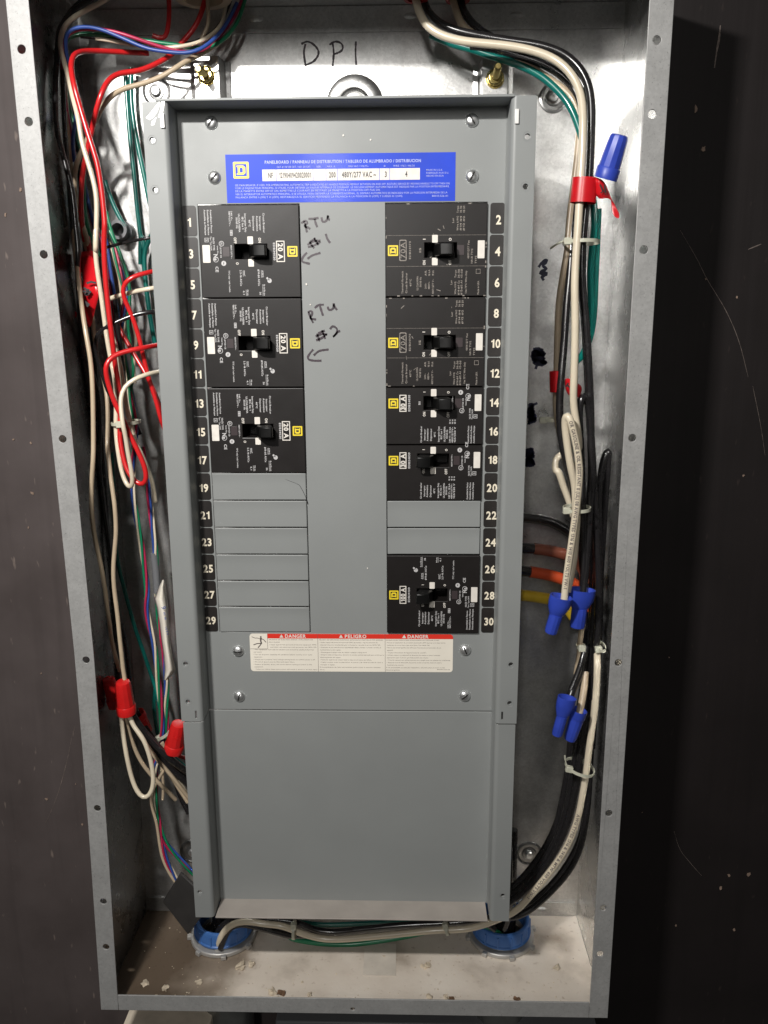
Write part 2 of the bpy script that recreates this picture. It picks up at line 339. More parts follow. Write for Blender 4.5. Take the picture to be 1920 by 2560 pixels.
def layout(s, bold=False):
    x = 0; vs = []; fs = []
    for ch in s:
        gv, gf, w = glyph(ch, bold); k = len(vs)
        vs += [(a+x, b) for a, b in gv]; fs += [tuple(i+k for i in f) for f in gf]; x += w
    return vs, fs, max(x-0.07, 0.05)
def text(mb, s, c, right, up, h, length=None, bold=False, align='c', squeeze=1.0):
    """text of cap height about h, centred on c (or starting there), running along 'right'"""
    vs, fs, w = layout(s, bold); sc_ = h/0.70; sx = sc_*squeeze if length is None else length/w
    right = Vector(right); up = Vector(up); c = Vector(c); off = -w/2 if align == 'c' else 0
    mb.add([c + right*((a+off)*sx) + up*((b-0.35)*sc_) for a, b in vs], fs)

def rrect(x0, z0, x1, z1, r, n=4):
    o = []
    for cx, cz, a0 in ((x1-r, z1-r, 0), (x0+r, z1-r, 90), (x0+r, z0+r, 180), (x1-r, z0+r, 270)):
        for i in range(n+1):
            a = R(a0 + 90*i/n); o.append((cx + r*math.cos(a), cz + r*math.sin(a)))
    return o
def circ(x, z, r, n=16): return [(x + r*math.cos(2*math.pi*i/n), z + r*math.sin(2*math.pi*i/n)) for i in range(n)]
def rect(x0, z0, x1, z1): return [(x0,z0),(x1,z0),(x1,z1),(x0,z1)]

# ================================================================== the setting
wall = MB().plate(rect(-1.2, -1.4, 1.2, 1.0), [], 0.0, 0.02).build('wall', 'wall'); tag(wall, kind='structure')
def free_route(spec, step=0.004):
    win = None; L = []
    for tk in spec.split():
        if tk in WIN: win = tk; continue
        v = [float(x) for x in tk.split(',')]; a, b = pw(win, v[0], v[1]); L.append(at(a, b, -0.0002))
    return catmull(L, step)
for spec, w in (('T 385,500 350,620 300,860 230,1130 170,1310 100,1480 60,1560', 0.0009), ('J 1090,40 1200,230 1260,350 1390,570 1470,760 1530,990', 0.0007),
                ('J 1560,1050 1610,1300 1640,1500', 0.0005), ('I 1350,165 1340,260 1325,340 1312,440', 0.0022), ('M 1050,980 1090,1100 1160,1190 1230,1270', 0.0005),
                ('J 1530,165 1570,148 1615,130', 0.0012)):
    P_ = free_route(spec); n = len(P_); ws = [w*random.uniform(0.35, 1.0)*(0.4+0.6*math.sin(math.pi*(i+0.5)/n)) for i in range(n)]
    MB().ribbon(P_, (0,-1,0), ws, 0.0001).build('scratch', 'scratch', wall, smooth=0)
for i, (win, x, y, r) in enumerate((('D',345,1298,.0038),('D',560,1185,.0022),('A',35,1395,.0030),('A',135,1235,.0030),('I',1190,705,.0042),('I',1243,960,.0036),('J',1258,355,.0018),
        ('J',1458,475,.0014),('M',1350,1350,.0048),('M',1535,1260,.0030),('M',1440,1615,.0028),('M',1062,1590,.0018),('M',1405,1265,.0026),('C',230,85,.0022),('C',100,55,.0016),('C',240,450,.0028),
        ('C',210,710,.002),('D',305,365,.0016),('D',610,1485,.002),('M',845,857,.0014),('K',1500,75,.002),('K',1018,1252,.0012))):
    a, b = pw(win, x, y); c = at(a, b, -0.0005); mb = MB(); vs = []
    for k in range(7):
        an = 2*math.pi*k/7; rr = r*random.uniform(0.25, 1.0); vs.append((c.x + rr*math.cos(an)*0.8, c.z + rr*math.sin(an)))
    mb.plate(vs, [], -0.0009, -0.0001).build('paint_chip', 'chip', wall, smooth=0)

# things under the cabinet at the very bottom edge of the picture
bd = MB().box(-0.262, -0.165, -0.085, 0.0, -0.97, -0.858).build('timber_block', 'board', bevel=0.002)
tag(bd, 'grubby cream timber block on the wall below the cabinet left corner', 'block')
bd2 = MB().box(-0.095, 0.27, -0.06, 0.0, -0.99, -0.872).build('timber_rail', M['w_grey'], bevel=0.002)
tag(bd2, 'dark grey rail along the wall below the cabinet', 'rail')
for cx, cy, lab in ((-0.1530, -0.0405, 'left'), (0.1615, -0.036, 'right')):
    c = thing('conduit', f'dull metal conduit entering the cabinet floor under the {"blue bushing beside the charcoal sleeve" if lab=="left" else "blue bushing at the right rail"}', 'conduit', (cx, cy, -0.98), 'conduits under the cabinet')
    MB().lathe([(0.029, 0), (0.029, 0.18)], (cx, cy, -0.98), (0,0,1), 24).build('pipe', 'conduit', c)
    MB().lathe([(0.034, 0), (0.036, 0.002), (0.036, 0.018), (0.034, 0.02)], (cx, cy, -0.7986), (0,0,1), 24).build('connector', 'conduit', c)

# ================================================================== the cabinet
ZB, ZT, XR, YF, TH = -0.7755, 0.1897, 0.2552, -0.146, 0.0015
BOW = [(0.20,-.2542),(0.145,-.2542),(0.054,-.2540),(-0.043,-.2529),(-0.1136,-.2516),(-0.187,-.2505),(-0.287,-.2496),(-0.392,-.2487),(-0.488,-.2497),(-0.59,-.2514),(-0.70,-.2540),(-0.7755,-.2557)]
def xl(z):
    for (a, xa), (b, xb) in zip(BOW, BOW[1:]):
        if z <= a and z >= b: return xa + (xb-xa)*(a-z)/(a-b)
    return BOW[0][1] if z > 0 else BOW[-1][1]
NZ = 40; ZS = [ZB + (ZT-ZB)*i/NZ for i in range(NZ+1)]
cab = thing('cabinet', 'open galvanised steel electrical cabinet recessed between dark plywood', 'cabinet', (0, 0, ZB))
MB().plate(rect(-0.2555, ZB+0.001, XR-0.0005, ZT-0.001), [], -0.0022, -0.0006).build('back_panel', 'galv', cab, smooth=0)
mb = MB()
for i in range(NZ+1):
    z = ZS[i]; x = xl(z); mb.v += [(x, -0.0004, z), (x, YF+0.0006, z), (x+TH, YF+0.0006, z), (x+TH, -0.0004, z)]
    if i:
        a = (i-1)*4; b = i*4
        for k in range(4): mb.f.append((a+k, a+(k+1)%4, b+(k+1)%4, b+k))
mb.f += [(0,1,2,3), tuple(NZ*4+k for k in (3,2,1,0))]
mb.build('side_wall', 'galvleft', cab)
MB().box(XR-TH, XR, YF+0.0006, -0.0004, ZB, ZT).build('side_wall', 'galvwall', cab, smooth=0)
MB().box(-0.252, XR-TH-0.0002, YF+0.0006, -0.0024, ZT-TH, ZT).build('top_wall', 'galv', cab, smooth=0)
flo = MB().plate([(xl(ZB)+TH+0.0003, YF+0.0006), (XR-TH-0.0003, YF+0.0006), (XR-TH-0.0003, -0.0024), (xl(ZB)+TH+0.0003, -0.0024)], [circ(-0.1530, -0.0405, 0.027, 24), circ(0.1615, -0.036, 0.027, 24)], 0, TH)
flo.v = [(x, z, ZB+TH-y) for x, y, z in flo.v]
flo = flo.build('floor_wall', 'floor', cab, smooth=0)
HZ = [0.1105, 0.0585, -0.042, -0.1935, -0.396, -0.547, -0.649, -0.701]
left = [(xl(z), z) for z in ZS] ; right = [(xl(z)+0.0178, z) for z in ZS]
off = [-0.2453+.2541, -0.245+.254, -0.2428+.2529, -.2413+.2505, -.2383+.2487, -.2406+.2508, -.2428+.2526, -.2446+.2540]
MB().plate(left[::-1] + right, [circ(xl(z)+d, z, 0.0033, 14) for z, d in zip(HZ, off)], YF, YF+TH).build('flange', 'galvflange', cab, smooth=0, bevel=0.0004)
MB().plate(rect(XR-0.0185, ZB, XR, ZT), [circ(0.2440, z, 0.0033, 14) for z in HZ], YF, YF+TH).build('flange', 'galvflange', cab, smooth=0, bevel=0.0004)
MB().plate(rect(xl(ZB)+0.0182, ZB, XR-0.0188, ZB+0.0178), [circ(0.0003, -0.7697, 0.0022, 12)], YF, YF+TH).build('flange', 'galvflange', cab, smooth=0, bevel=0.0004)
MB().plate(rect(-0.236, ZT-0.0185, XR-0.0188, ZT), [], YF, YF+TH).build('flange', 'galvflange', cab, smooth=0, bevel=0.0004)
# folded tabs against the back panel at head and foot
MB().box(-0.250, XR-0.004, -0.0042, -0.0026, 0.1660, ZT-TH-0.0005).build('end_tab', 'galv', cab, smooth=0)
MB().box(-0.250, XR-0.004, -0.0042, -0.0026, ZB+TH+0.0005, ZB+0.0195).build('end_tab', 'galv', cab, smooth=0)
for x, z in ((-0.085, 0.178), (0.058, 0.1785), (0.155, 0.178), (0.213, ZB+0.0105)):
    MB().lathe([(0.0, 0.0016), (0.004, 0.0012), (0.0065, 0)], (x, -0.0042, z), (0,-1,0), 16, squash=0.45, side=(1,0,0)).build('spot_weld', 'galv', cab)
def knockout(x, z, r, rings):
    k = MB().lathe([(r*1.0, 0), (r*0.97, 0.0018), (r*0.86, 0.0022), (r*0.80, 0.0005), (r*0.55, 0.0004), (r*0.5, 0.0016), (r*0.3, 0.0020), (0, 0.0020)], (x, -0.0022, z), (0,-1,0), 28).build('knockout', 'knock', cab)
    if rings: MB().lathe([(0.0048, 0), (0.0048, 0.0022), (0.0036, 0.0034), (0, 0.0036)], (x, -0.0042, z), (0,-1,0), 12).build('screw', 'zinc', k)
knockout(0.1914, 0.108, 0.0135, 1); knockout(-0.1825, 0.1177, 0.0135, 1); knockout(0.1958, -0.6923, 0.0150, 1); knockout(-0.1942, -0.6945, 0.0150, 1)
MB().lathe([(0.0275, 0), (0.0265, 0.0035), (0.022, 0.0055), (0.015, 0.0045), (0.0125, 0.0012), (0.0115, 0.0010), (0.0105, 0.0035), (0, 0.0042)], (0.0051, -0.0022, 0.1035), (0,-1,0), 36).build('mounting_boss', 'knock', cab)
# pen marks on the back panel
def strokes(name, segs, w, material, parent, y, wv=0.25):
    mb = MB()
    for s in segs:
        P_ = [at(*pw(*q), y) for q in s]; P_ = [Vector((p.x, y, p.z)) for p in P_]
        P_ = catmull(P_, 0.0012) if len(P_) > 2 else P_
        mb.ribbon(P_, (0,-1,0), [w*random.uniform(1-wv, 1+wv) for _ in P_], 0.00012)
    return mb.build(name, material, parent, smooth=0)
WIN['Y'] = (480, 0, .3858)
o = strokes('handwriting', [[('Y',735,285),('Y',725,340),('Y',735,420)], [('Y',708,285),('Y',750,270),('Y',800,300),('Y',820,345),('Y',790,395),('Y',730,425)],
    [('Y',912,280),('Y',918,340),('Y',912,430)], [('Y',890,290),('Y',930,270),('Y',970,285),('Y',975,320),('Y',940,345),('Y',915,350)], [('Y',1062,268),('Y',1060,340),('Y',1064,420)]], 0.0018, 'marker', cab, -0.0023)
o['label'] = 'black pen letters D P 1 on the back panel'
def scribble(win, cx, cy, w, h, n):
    L_ = []
    for i in range(n):
        t = i/(n-1); x = cx + (w/2 if i % 2 else -w/2)*random.uniform(0.5, 1.0) + (t-0.5)*w*0.2; y = cy - h/2 + h*t + (random.uniform(-h, h)*0.08)
        L_.append((win, x, y))
    return L_
strokes('pen_scribble', [scribble('J',170,860,85,95,26), [('J',165,905),('J',152,940)]], 0.0028, 'markerblue', cab, -0.0023)
strokes('pen_scribble', [scribble('J',128,1230,52,110,24), [('J',120,1180),('J',165,1160)], [('J',112,1270),('J',108,1300)]], 0.0028, 'markerblue', cab, -0.0023)
strokes('pen_scribble', [scribble('J',112,1515,62,100,26)], 0.003, 'markerblue', cab, -0.0023)
strokes('pen_scribble', [[('J',172,280),('J',195,250),('J',225,235),('J',200,270),('J',220,290),('J',185,320),('J',222,320),('J',195,345),('J',207,365)]], 0.003, 'markerblue', cab, -0.0023)

# threaded studs on channel brackets behind the top of the cover
for i, (x, z, tip) in enumerate(((-0.1301, 0.1255, (-0.1306, 0.1232)), (0.1345, 0.1200, (0.1341, 0.1218)))):
    t = thing('mounting_bracket', ['bright channel bracket with brass-coloured nut behind the cover top left corner', 'bright channel bracket with protruding threaded stud behind the cover top right corner'][i], 'bracket', (x, -0.0022, z-0.06), 'stud brackets')
    mb = MB(); mb.sweep([(x-.019,-.0024),(x-.0125,-.0040),(x-.0105,-.019),(x+.0105,-.019),(x+.0125,-.0040),(x+.019,-.0024),(x+.019,-.0040),(x+.0140,-.0056),(x+.0118,-.0205),(x-.0118,-.0205),(x-.0140,-.0056),(x-.019,-.0040)][::-1], z-0.075, z+0.017)
    mb.build('channel', 'galv', t, bevel=0.0006)
    MB().lathe([(0.0085, 0), (0.0085, 0.0012)], (x, -0.0205, z), (0,-1,0), 20).build('washer', 'yzinc', t)
    MB().lathe([(0.0070, 0), (0.0072, 0.001), (0.0072, 0.0045), (0.0062, 0.0056)], (x, -0.0218, z), (0,-1,0), 12).build('nut', 'yzinc', t, bevel=0.0006)
    prof = []
    for k in range(22): prof.append((0.0034 if k % 2 else 0.0030, k*0.0011))
    prof.append((0.0024, 22*0.0011+0.0006)); tipv = Vector((tip[0], -0.05, tip[1]))
    MB().lathe(prof, (x, -0.0265, z), tipv - Vector((x, -0.0265, z)), 12).build('stud', 'yzinc', t)

# ================================================================== upper cover (dead front) with its rails, labels and number strips
YP, YR = -0.1127, -0.1388; YP0, YR0 = YP, YR
ZC0, ZC1, ZC2 = 0.0747, -0.4602, -0.6706
cov = thing('panel_cover', 'grey enamelled panelboard cover with breaker openings, blue nameplate and number strips', 'cover', (0, YP, ZC1))
OL, OR, OZ = (-0.1224, -0.0362), (0.0358, 0.1214), (0.0004, -0.3812)
MB().plate(rect(-0.1362, ZC1, 0.1362, ZC0), [rect(OL[0], OZ[1], OL[1], OZ[0]), rect(OR[0], OZ[1], OR[1], OZ[0])], YP, YP+0.0015).build('face_plate', 'paint', cov, smooth=0, bevel=0.0003)
def rail(s, zt, zb, xo, parent, holes, slots, dy=0.0):
    """angled side rail: a flat flange with dimpled holes, a rounded bend and the sloping web down to the face"""
    YR, YP = YR0+dy, YP0+dy
    xi = 0.1402; fl = MB().plate(rect(xi if s > 0 else -xo, zb, xo if s > 0 else -xi, zt), [circ(s*x, z, 0.0023, 12) for x, z in holes] + [rect(*( (s*x-0.0009, z-0.004, s*x+0.0009, z+0.004))) for x, z in slots], YR, YR+0.0014)
    r = fl.build('side_rail', 'paint', parent, smooth=0)
    prof = []; n = 8; R0 = 0.0042; x0 = xi; ang = math.atan2(0.0025, 0.022)
    for i in range(n+1):
        a = (math.pi/2 - ang)*i/n; prof.append((x0 - R0*math.sin(a), YR + R0 - R0*math.cos(a)))
    prof.append((0.1362, YP-0.0014)); prof.append((0.1352, YP)); prof.append((0.1362, YP+0.0010)); prof.append((0.1376, YP-0.0008)); R1 = R0-0.0014
    for i in range(n, -1, -1):
        a = (math.pi/2 - ang)*i/n; prof.append((x0 - R1*math.sin(a), YR + R0 - R1*math.cos(a)))
    mb = MB().sweep([(s*x, y) for x, y in prof], zb, zt); mb.build('bend', 'paint', r, smooth=50)
    for x, z in holes:   # extruded lip drawn inward round each hole
        MB().lathe([(0.0036, -0.00005), (0.0031, 0.0004), (0.0024, 0.0010), (0.0020, 0.0030), (0.0023, 0.0030), (0.0027, 0.0012)], (s*x, YR-0.0001, z), (0,1,0), 16, caps=False).build('hole_rim', 'paint', r)
    return r
rail(-1, ZC0-0.001, ZC1+0.0003, 0.1563, cov, [(0.1497, 0.0455), (0.1499, 0.0080), (0.1492, -0.4023), (0.1492, -0.4400)], [(0.1424, -0.4530)])
rail(1, ZC0, ZC1+0.0003, 0.1558, cov, [(0.1492, 0.0450), (0.1488, 0.0078), (0.1490, -0.4015), (0.1490, -0.4395)], [(0.1424, -0.4520)])
for s in (-1, 1):    # slots near each bend top, drawn as boxes with the lit back painted pale
    MB().box(s*0.1403-0.0017, s*0.1403+0.0017, YR-0.0016, YR+0.0020, 0.0540, 0.0650).build('tab', 'bare', cov, bevel=0.0005)
MB().box(-0.1455, 0.1385, YR-0.0006, YP+0.0009, ZC0-0.0008, ZC0+0.0012).build('top_lip', 'paint', cov, bevel=0.0004)
WIN['r'] = (360, 200, .1627)
for pl in ([(30,580),(110,490),(190,390),(235,330),(245,380),(200,490),(150,570),(90,612)], [(272,330),(315,330),(303,440),(268,560),(215,575),(250,470)], [(128,625),(190,572),(155,690),(110,692)]):
    Q_ = [at(*pw('r', *q), YR-0.0002) for q in pl]
    MB().plate([(p.x, p.z) for p in Q_], [], YR-0.0002, YR-0.00003).build('bare_patch', 'bare', cov, smooth=0)
# filler plates over the unused ways, each slightly dished
def filler(x0, x1, zt, h):
    nx, nz = 14, 8; th = 0.0012; mb = MB(); vs = []; fs = []
    for j in range(nz+1):
        for i in range(nx+1):
            u = i/nx; v = j/nz; x = x0+(x1-x0)*u; z = zt-h*v
            e = 0.00075*max(0, 1-v*h/0.009)**1.6 + 0.0006*max(0, 1-u*(x1-x0)/0.011)**1.6
            vs.append((x, YP-0.0010-e, z))
    N = len(vs); vs += [(x, YP-0.0010+th, z) for x, y, z in vs]; W_ = nx+1
    for j in range(nz):
        for i in range(nx):
            a = j*W_+i; fs.append((a, a+W_, a+W_+1, a+1)); b = a+N; fs.append((b, b+1, b+W_+1, b+W_))
    ring = [i for i in range(W_)] + [j*W_+nx for j in range(1, nz+1)] + [nz*W_+i for i in range(nx-1, -1, -1)] + [j*W_ for j in range(nz-1, 0, -1)]
    for k in range(len(ring)): a, b = ring[k], ring[(k+1)%len(ring)]; fs.append((a, b, b+N, a+N))
    mb.add(vs, fs); return mb.build('filler_plate', 'paint', cov, smooth=30, bevel=0.0006)
PITCH = 0.0254
for row in range(9, 15): filler(OL[0]+0.0008, OL[1]-0.0006, -row*PITCH-0.0004, PITCH-0.0009)
for row in (10, 11): filler(OR[0]+0.0008, OR[1]-0.0006, -row*PITCH-0.0004, PITCH-0.0009)
# number strips
for row in range(15):
    for s in (-1, 1):
        zc = -(row+0.5)*PITCH; x0, x1 = (0.1238, 0.1358); xa, xb = (s*x0, s*x1) if s > 0 else (s*x1, s*x0)
        tb = MB().plate(rrect(xa, zc-0.0122, xb, zc+0.0122, 0.0022), [], YP-0.0005, YP-0.00005).build('number_tab', 'tabblack', cov, smooth=0)
        n = str(2*row + (1 if s < 0 else 2)); mb = MB()
        text(mb, n, ((xa+xb)/2 + (0.0010 if s > 0 else -0.0002), YP-0.00058, zc-0.0012), (1,0,0), (0,0,1), 0.0071, bold=True, squeeze=0.86)
        mb.build('numeral', 'digit', tb, smooth=0, fix=False)
def pan_screw(x, z, parent, ang, y=YP, r=0.0052):
    s = MB().lathe([(r*1.02, 0), (r*1.04, 0.0006), (r*0.95, 0.0016), (r*0.75, 0.0025), (r*0.45, 0.0030), (0, 0.0032)], (x, y, z), (0,-1,0), 24).build('screw', 'zinc', parent)
    d = Vector((math.cos(ang), 0, math.sin(ang))); p = Vector((-d.z, 0, d.x)); c = Vector((x, y-0.00335, z)); mb = MB()
    # slot cut shown as a sunk bar with bright lips
    for w0, w1, yy, l in ((-0.0006, 0.0006, 0.0002, 0.84),):
        a = c - d*r*l; b = c + d*r*l
        mb.add([a+p*w0+Vector((0,0.0012,0)), b+p*w0+Vector((0,0.0012,0)), b+p*w1+Vector((0,0.0012,0)), a+p*w1+Vector((0,0.0012,0)), c-d*r*.4+p*w0-Vector((0,.0001,0)), c+d*r*.4+p*w0-Vector((0,.0001,0)), c+d*r*.4+p*w1-Vector((0,.0001,0)), c-d*r*.4+p*w1-Vector((0,.0001,0))],
               [(0,1,5,4),(1,2,6,5),(2,3,7,6),(3,0,4,7),(4,5,6,7)])
    mb.build('slot', 'hollow', s, smooth=0)
    q = MB()
    for sgn in (-1, 1):
        a = c + p*0.00095*sgn; q.add([a-d*r*.55-p*.0003+Vector((0,.0006,0)), a+d*r*.55-p*.0003+Vector((0,.0006,0)), a+d*r*.55+p*.0003+Vector((0,.0006,0)), a-d*r*.55+p*.0003+Vector((0,.0006,0)), a-d*r*.3-Vector((0,.0001,0)), a+d*r*.3-Vector((0,.0001,0))], [(0,1,5,4),(2,3,4,5),(1,2,5),(3,0,4)])
    q.build('slot_lip', 'zinc', s, smooth=0)
for x, z, a in ((-0.1073, 0.0638, 0.9), (-0.1068, 0.0215, 0.8), (0.1073, 0.0632, -1.0), (0.1081, 0.0204, 1.1), (-0.1057, -0.4001, 0.0), (-0.1066, -0.4466, 1.3), (0.1094, -0.3980, -1.2), (0.1096, -0.4448, 0.7)):
    pan_screw(x, z, cov, a)

def logo(parent, x0, z0, size, up, y, name='logo', frame='yellow', back='logoblack'):
    """square frame with a letter D inside; 'up' is the direction the letter stands in"""
    c = Vector((x0+size/2, y, z0-size/2)); U = Vector(up); Rr = Vector((0,1,0)).cross(U); k = size/2
    def T(l): return [(c.x + a*Rr.x*k + b*U.x*k, c.z + a*Rr.z*k + b*U.z*k) for a, b in l]
    def fixw(l):
        ar = sum(l[i][0]*l[(i+1)%len(l)][1]-l[(i+1)%len(l)][0]*l[i][1] for i in range(len(l))); return l if ar > 0 else l[::-1]
    bk = MB().plate(fixw(T(rrect(-1,-1,1,1,0.14))), [], y-0.00015, y-0.00002).build(name, back, parent, local=True, smooth=0)
    mb = MB().plate(fixw(T(rrect(-1,-1,1,1,0.14))), [fixw(T(rrect(-.72,-.72,.72,.72,0.05)))[::-1]], y-0.0003, y-0.00016)
    D_out = [(-.56,-.56),(.30,-.56),(.56,-.34),(.56,.34),(.30,.56),(-.56,.56),(-.56,.38),(-.42,.38),(-.42,-.38),(-.56,-.38)]
    D_in = [(-.16,-.28),(.14,-.28),(.22,-.20),(.22,.20),(.14,.28),(-.16,.28)]
    mb.plate(fixw(T(D_out)), [fixw(T(D_in))[::-1]], y-0.0003, y-0.00016)
    mb.build('emblem', frame, bk, local=True, smooth=0)
    return bk

# ---- blue nameplate
npz, npx = 0.0393, -0.0970
def nm(x, y): return npx + (x-62)*0.0001243, npz - (y-40)*0.0001202
def ntext(mb, s, x0, x1, y, h, bold=False, yy=-0.00035):
    a = nm(x0, y); b = nm(x1, y); text(mb, s, ((a[0]+b[0])/2, YP+yy, a[1]), (1,0,0), (0,0,1), h, length=b[0]-a[0], bold=bold)
npl = MB().plate(rect(npx, 0.0013, 0.0942, npz), [], YP-0.0002, YP-0.00002).build('nameplate', 'blue', cov, smooth=0)
x, z = nm(112, 88); logo(npl, x, z, 0.0131, (0,0,1), YP-0.0002, back='blue', frame='yellow')
a = nm(305, 140); b = nm(1365, 215)
cells = [305, 400, 648, 735, 812, 1093, 1162, 1365]
for c0, c1 in zip(cells, cells[1:]):
    p, q = nm(c0+1.5, 140), nm(c1-1.5, 215)
    MB().plate(rect(p[0], q[1], q[0], p[1]), [], YP-0.00034, YP-0.00021).build('data_box', 'white', npl, smooth=0)
mb = MB()
for s, x0, x1 in (('NF', 345, 378), ('12190409420020001', 420, 635), ('200', 755, 800), ('480Y/277 VAC ~', 842, 1070), ('3', 1128, 1142), ('4', 1266, 1280)):
    ntext(mb, s, x0, x1, 178, 0.0042, True, yy=-0.00042)
mb.build('data_print', 'ink', npl, smooth=0, fix=False)
mb = MB()
ntext(mb, 'PANELBOARD / PANNEAU DE DISTRIBUTION / TABLERO DE ALUMBRADO / DISTRIBUCION', 325, 1370, 92, 0.0023, True)
for s, x0, x1 in (('CAT. # / N° DE CAT. / NO. DE CAT.', 405, 635), ('SER.', 672, 705), ('MAX. A', 742, 797), ('MAX VAC / VOLTS~', 883, 1022), ('Ø', 1122, 1133), ('WIRE / FILS / HILOS', 1185, 1328)): ntext(mb, s, x0, x1, 124, 0.0014)
for k, s in enumerate(('MADE IN U.S.A.', 'FABRIQUE AUX E.U.', 'HECHO EN EUA')): ntext(mb, s, 1405, (1515, 1555, 1522)[k], 153+19*k, 0.0014)
for s, x0, x1, y in (('SEE MAIN BREAKER, IF USED, FOR AMPERE RATING. AUTOMATIC TRIP IS INDICATED BY HANDLE POSITION MIDWAY BETWEEN ON AND OFF. RESTORE SERVICE BY MOVING HANDLE TO OFF THEN ON.', 120, 1565, 241),
    ('VOIR LE DISJONCTEUR PRINCIPAL, SI UTILISE, POUR OBTENIR LA VALEUR NOMINALE DE COURANT. LE DECLENCHEMENT AUTOMATIQUE EST INDIQUE PAR LA POSITION INTERMEDIAIRE', 120, 1558, 260),
    ('DE LA MANETTE ENTRE OFF ET ON. REMETTRE LE COURANT EN METTANT LA MANETTE A LA POSITION OFF PUIS ON.', 120, 1098, 279),
    ('VER EL INTERRUPTOR AUTOMATICO PRINCIPAL, SI SE UTILIZA, PARA OBTENER LA CORRIENTE NOMINAL. EL DISPARO AUTOMATICO ES INDICADO POR LA POSICION INTERMEDIA DE LA', 120, 1548, 300),
    ('PALANCA ENTRE I (ON) Y O (OFF). RESTABLEZCA EL SERVICIO MOVIENDO LA PALANCA A LA POSICION O (OFF) Y LUEGO A I (ON).', 120, 1250, 320), ('80013-526-01', 1445, 1552, 322)): ntext(mb, s, x0, x1, y, 0.0015)
mb.build('small_print', 'bluetext', npl, smooth=0, fix=False)

# ---- danger label
dx, dz = -0.0943, -0.3826
def dm(x, y): return dx + (x-70)*0.0001274, dz - (y-75)*0.0001323
dl = MB().plate(rrect(dx, -0.4206, 0.0978, dz, 0.003), [], YP-0.0002, YP-0.00002).build('danger_label', 'cream', cov, smooth=0)
a = dm(203, 110); MB().plate([(a[0], a[1]), (0.0978, a[1]), (0.0978, dz-0.0025), (0.0970, dz-0.0008), (0.0953, dz), (a[0], dz)], [], YP-0.00032, YP-0.00021).build('red_banner', 'redlabel', dl, smooth=0)
mb = MB()
for tri, c0, c1, s in ((308, 333, 490, 'DANGER'), (750, 777, 938, 'PELIGRO'), (1217, 1241, 1397, 'DANGER')):
    p, q = dm(c0, 92), dm(c1, 92); text(mb, s, ((p[0]+q[0])/2, YP-0.0004, p[1]), (1,0,0), (0,0,1), 0.0034, length=q[0]-p[0], bold=True)
    p = dm(tri, 92); mb.add([(p[0]-.0019, YP-.0004, p[1]-.0016), (p[0]+.0019, YP-.0004, p[1]-.0016), (p[0], YP-.0004, p[1]+.0018)], [(0,1,2)])
mb.build('warning_words', 'white', dl, smooth=0, fix=False)
mb = MB()
for x in (577, 1076): p = dm(x, 75); mb.box(p[0]-.00012, p[0]+.00012, YP-.00040, YP-.00033, -0.4204, dz-.0002)
p = dm(203, 190); mb.box(p[0]-.00012, p[0]+.00012, YP-.00040, YP-.00022, p[1], dz-.0004); mb.box(dx+.0002, p[0], YP-.00040, YP-.00022, p[1]-.00012, p[1]+.00012)
def ic(pts, w): mb.ribbon([Vector((dm(*q)[0], YP-0.00025, dm(*q)[1])) for q in pts], (0,-1,0), w, 0.0001)
ic([(155,105),(152,130),(158,150)], 0.0014); ic([(150,112),(172,118),(192,140)], 0.0007); ic([(150,115),(128,108),(110,108),(86,98)], 0.0005); ic([(157,148),(125,150),(97,160)], 0.0008); ic([(157,148),(145,165),(130,182)], 0.0009)
p = dm(154, 99); mb.lathe([(0.0008, 0), (0.0008, 0.0001)], (p[0], YP-.00025, p[1]), (0,-1,0), 10)
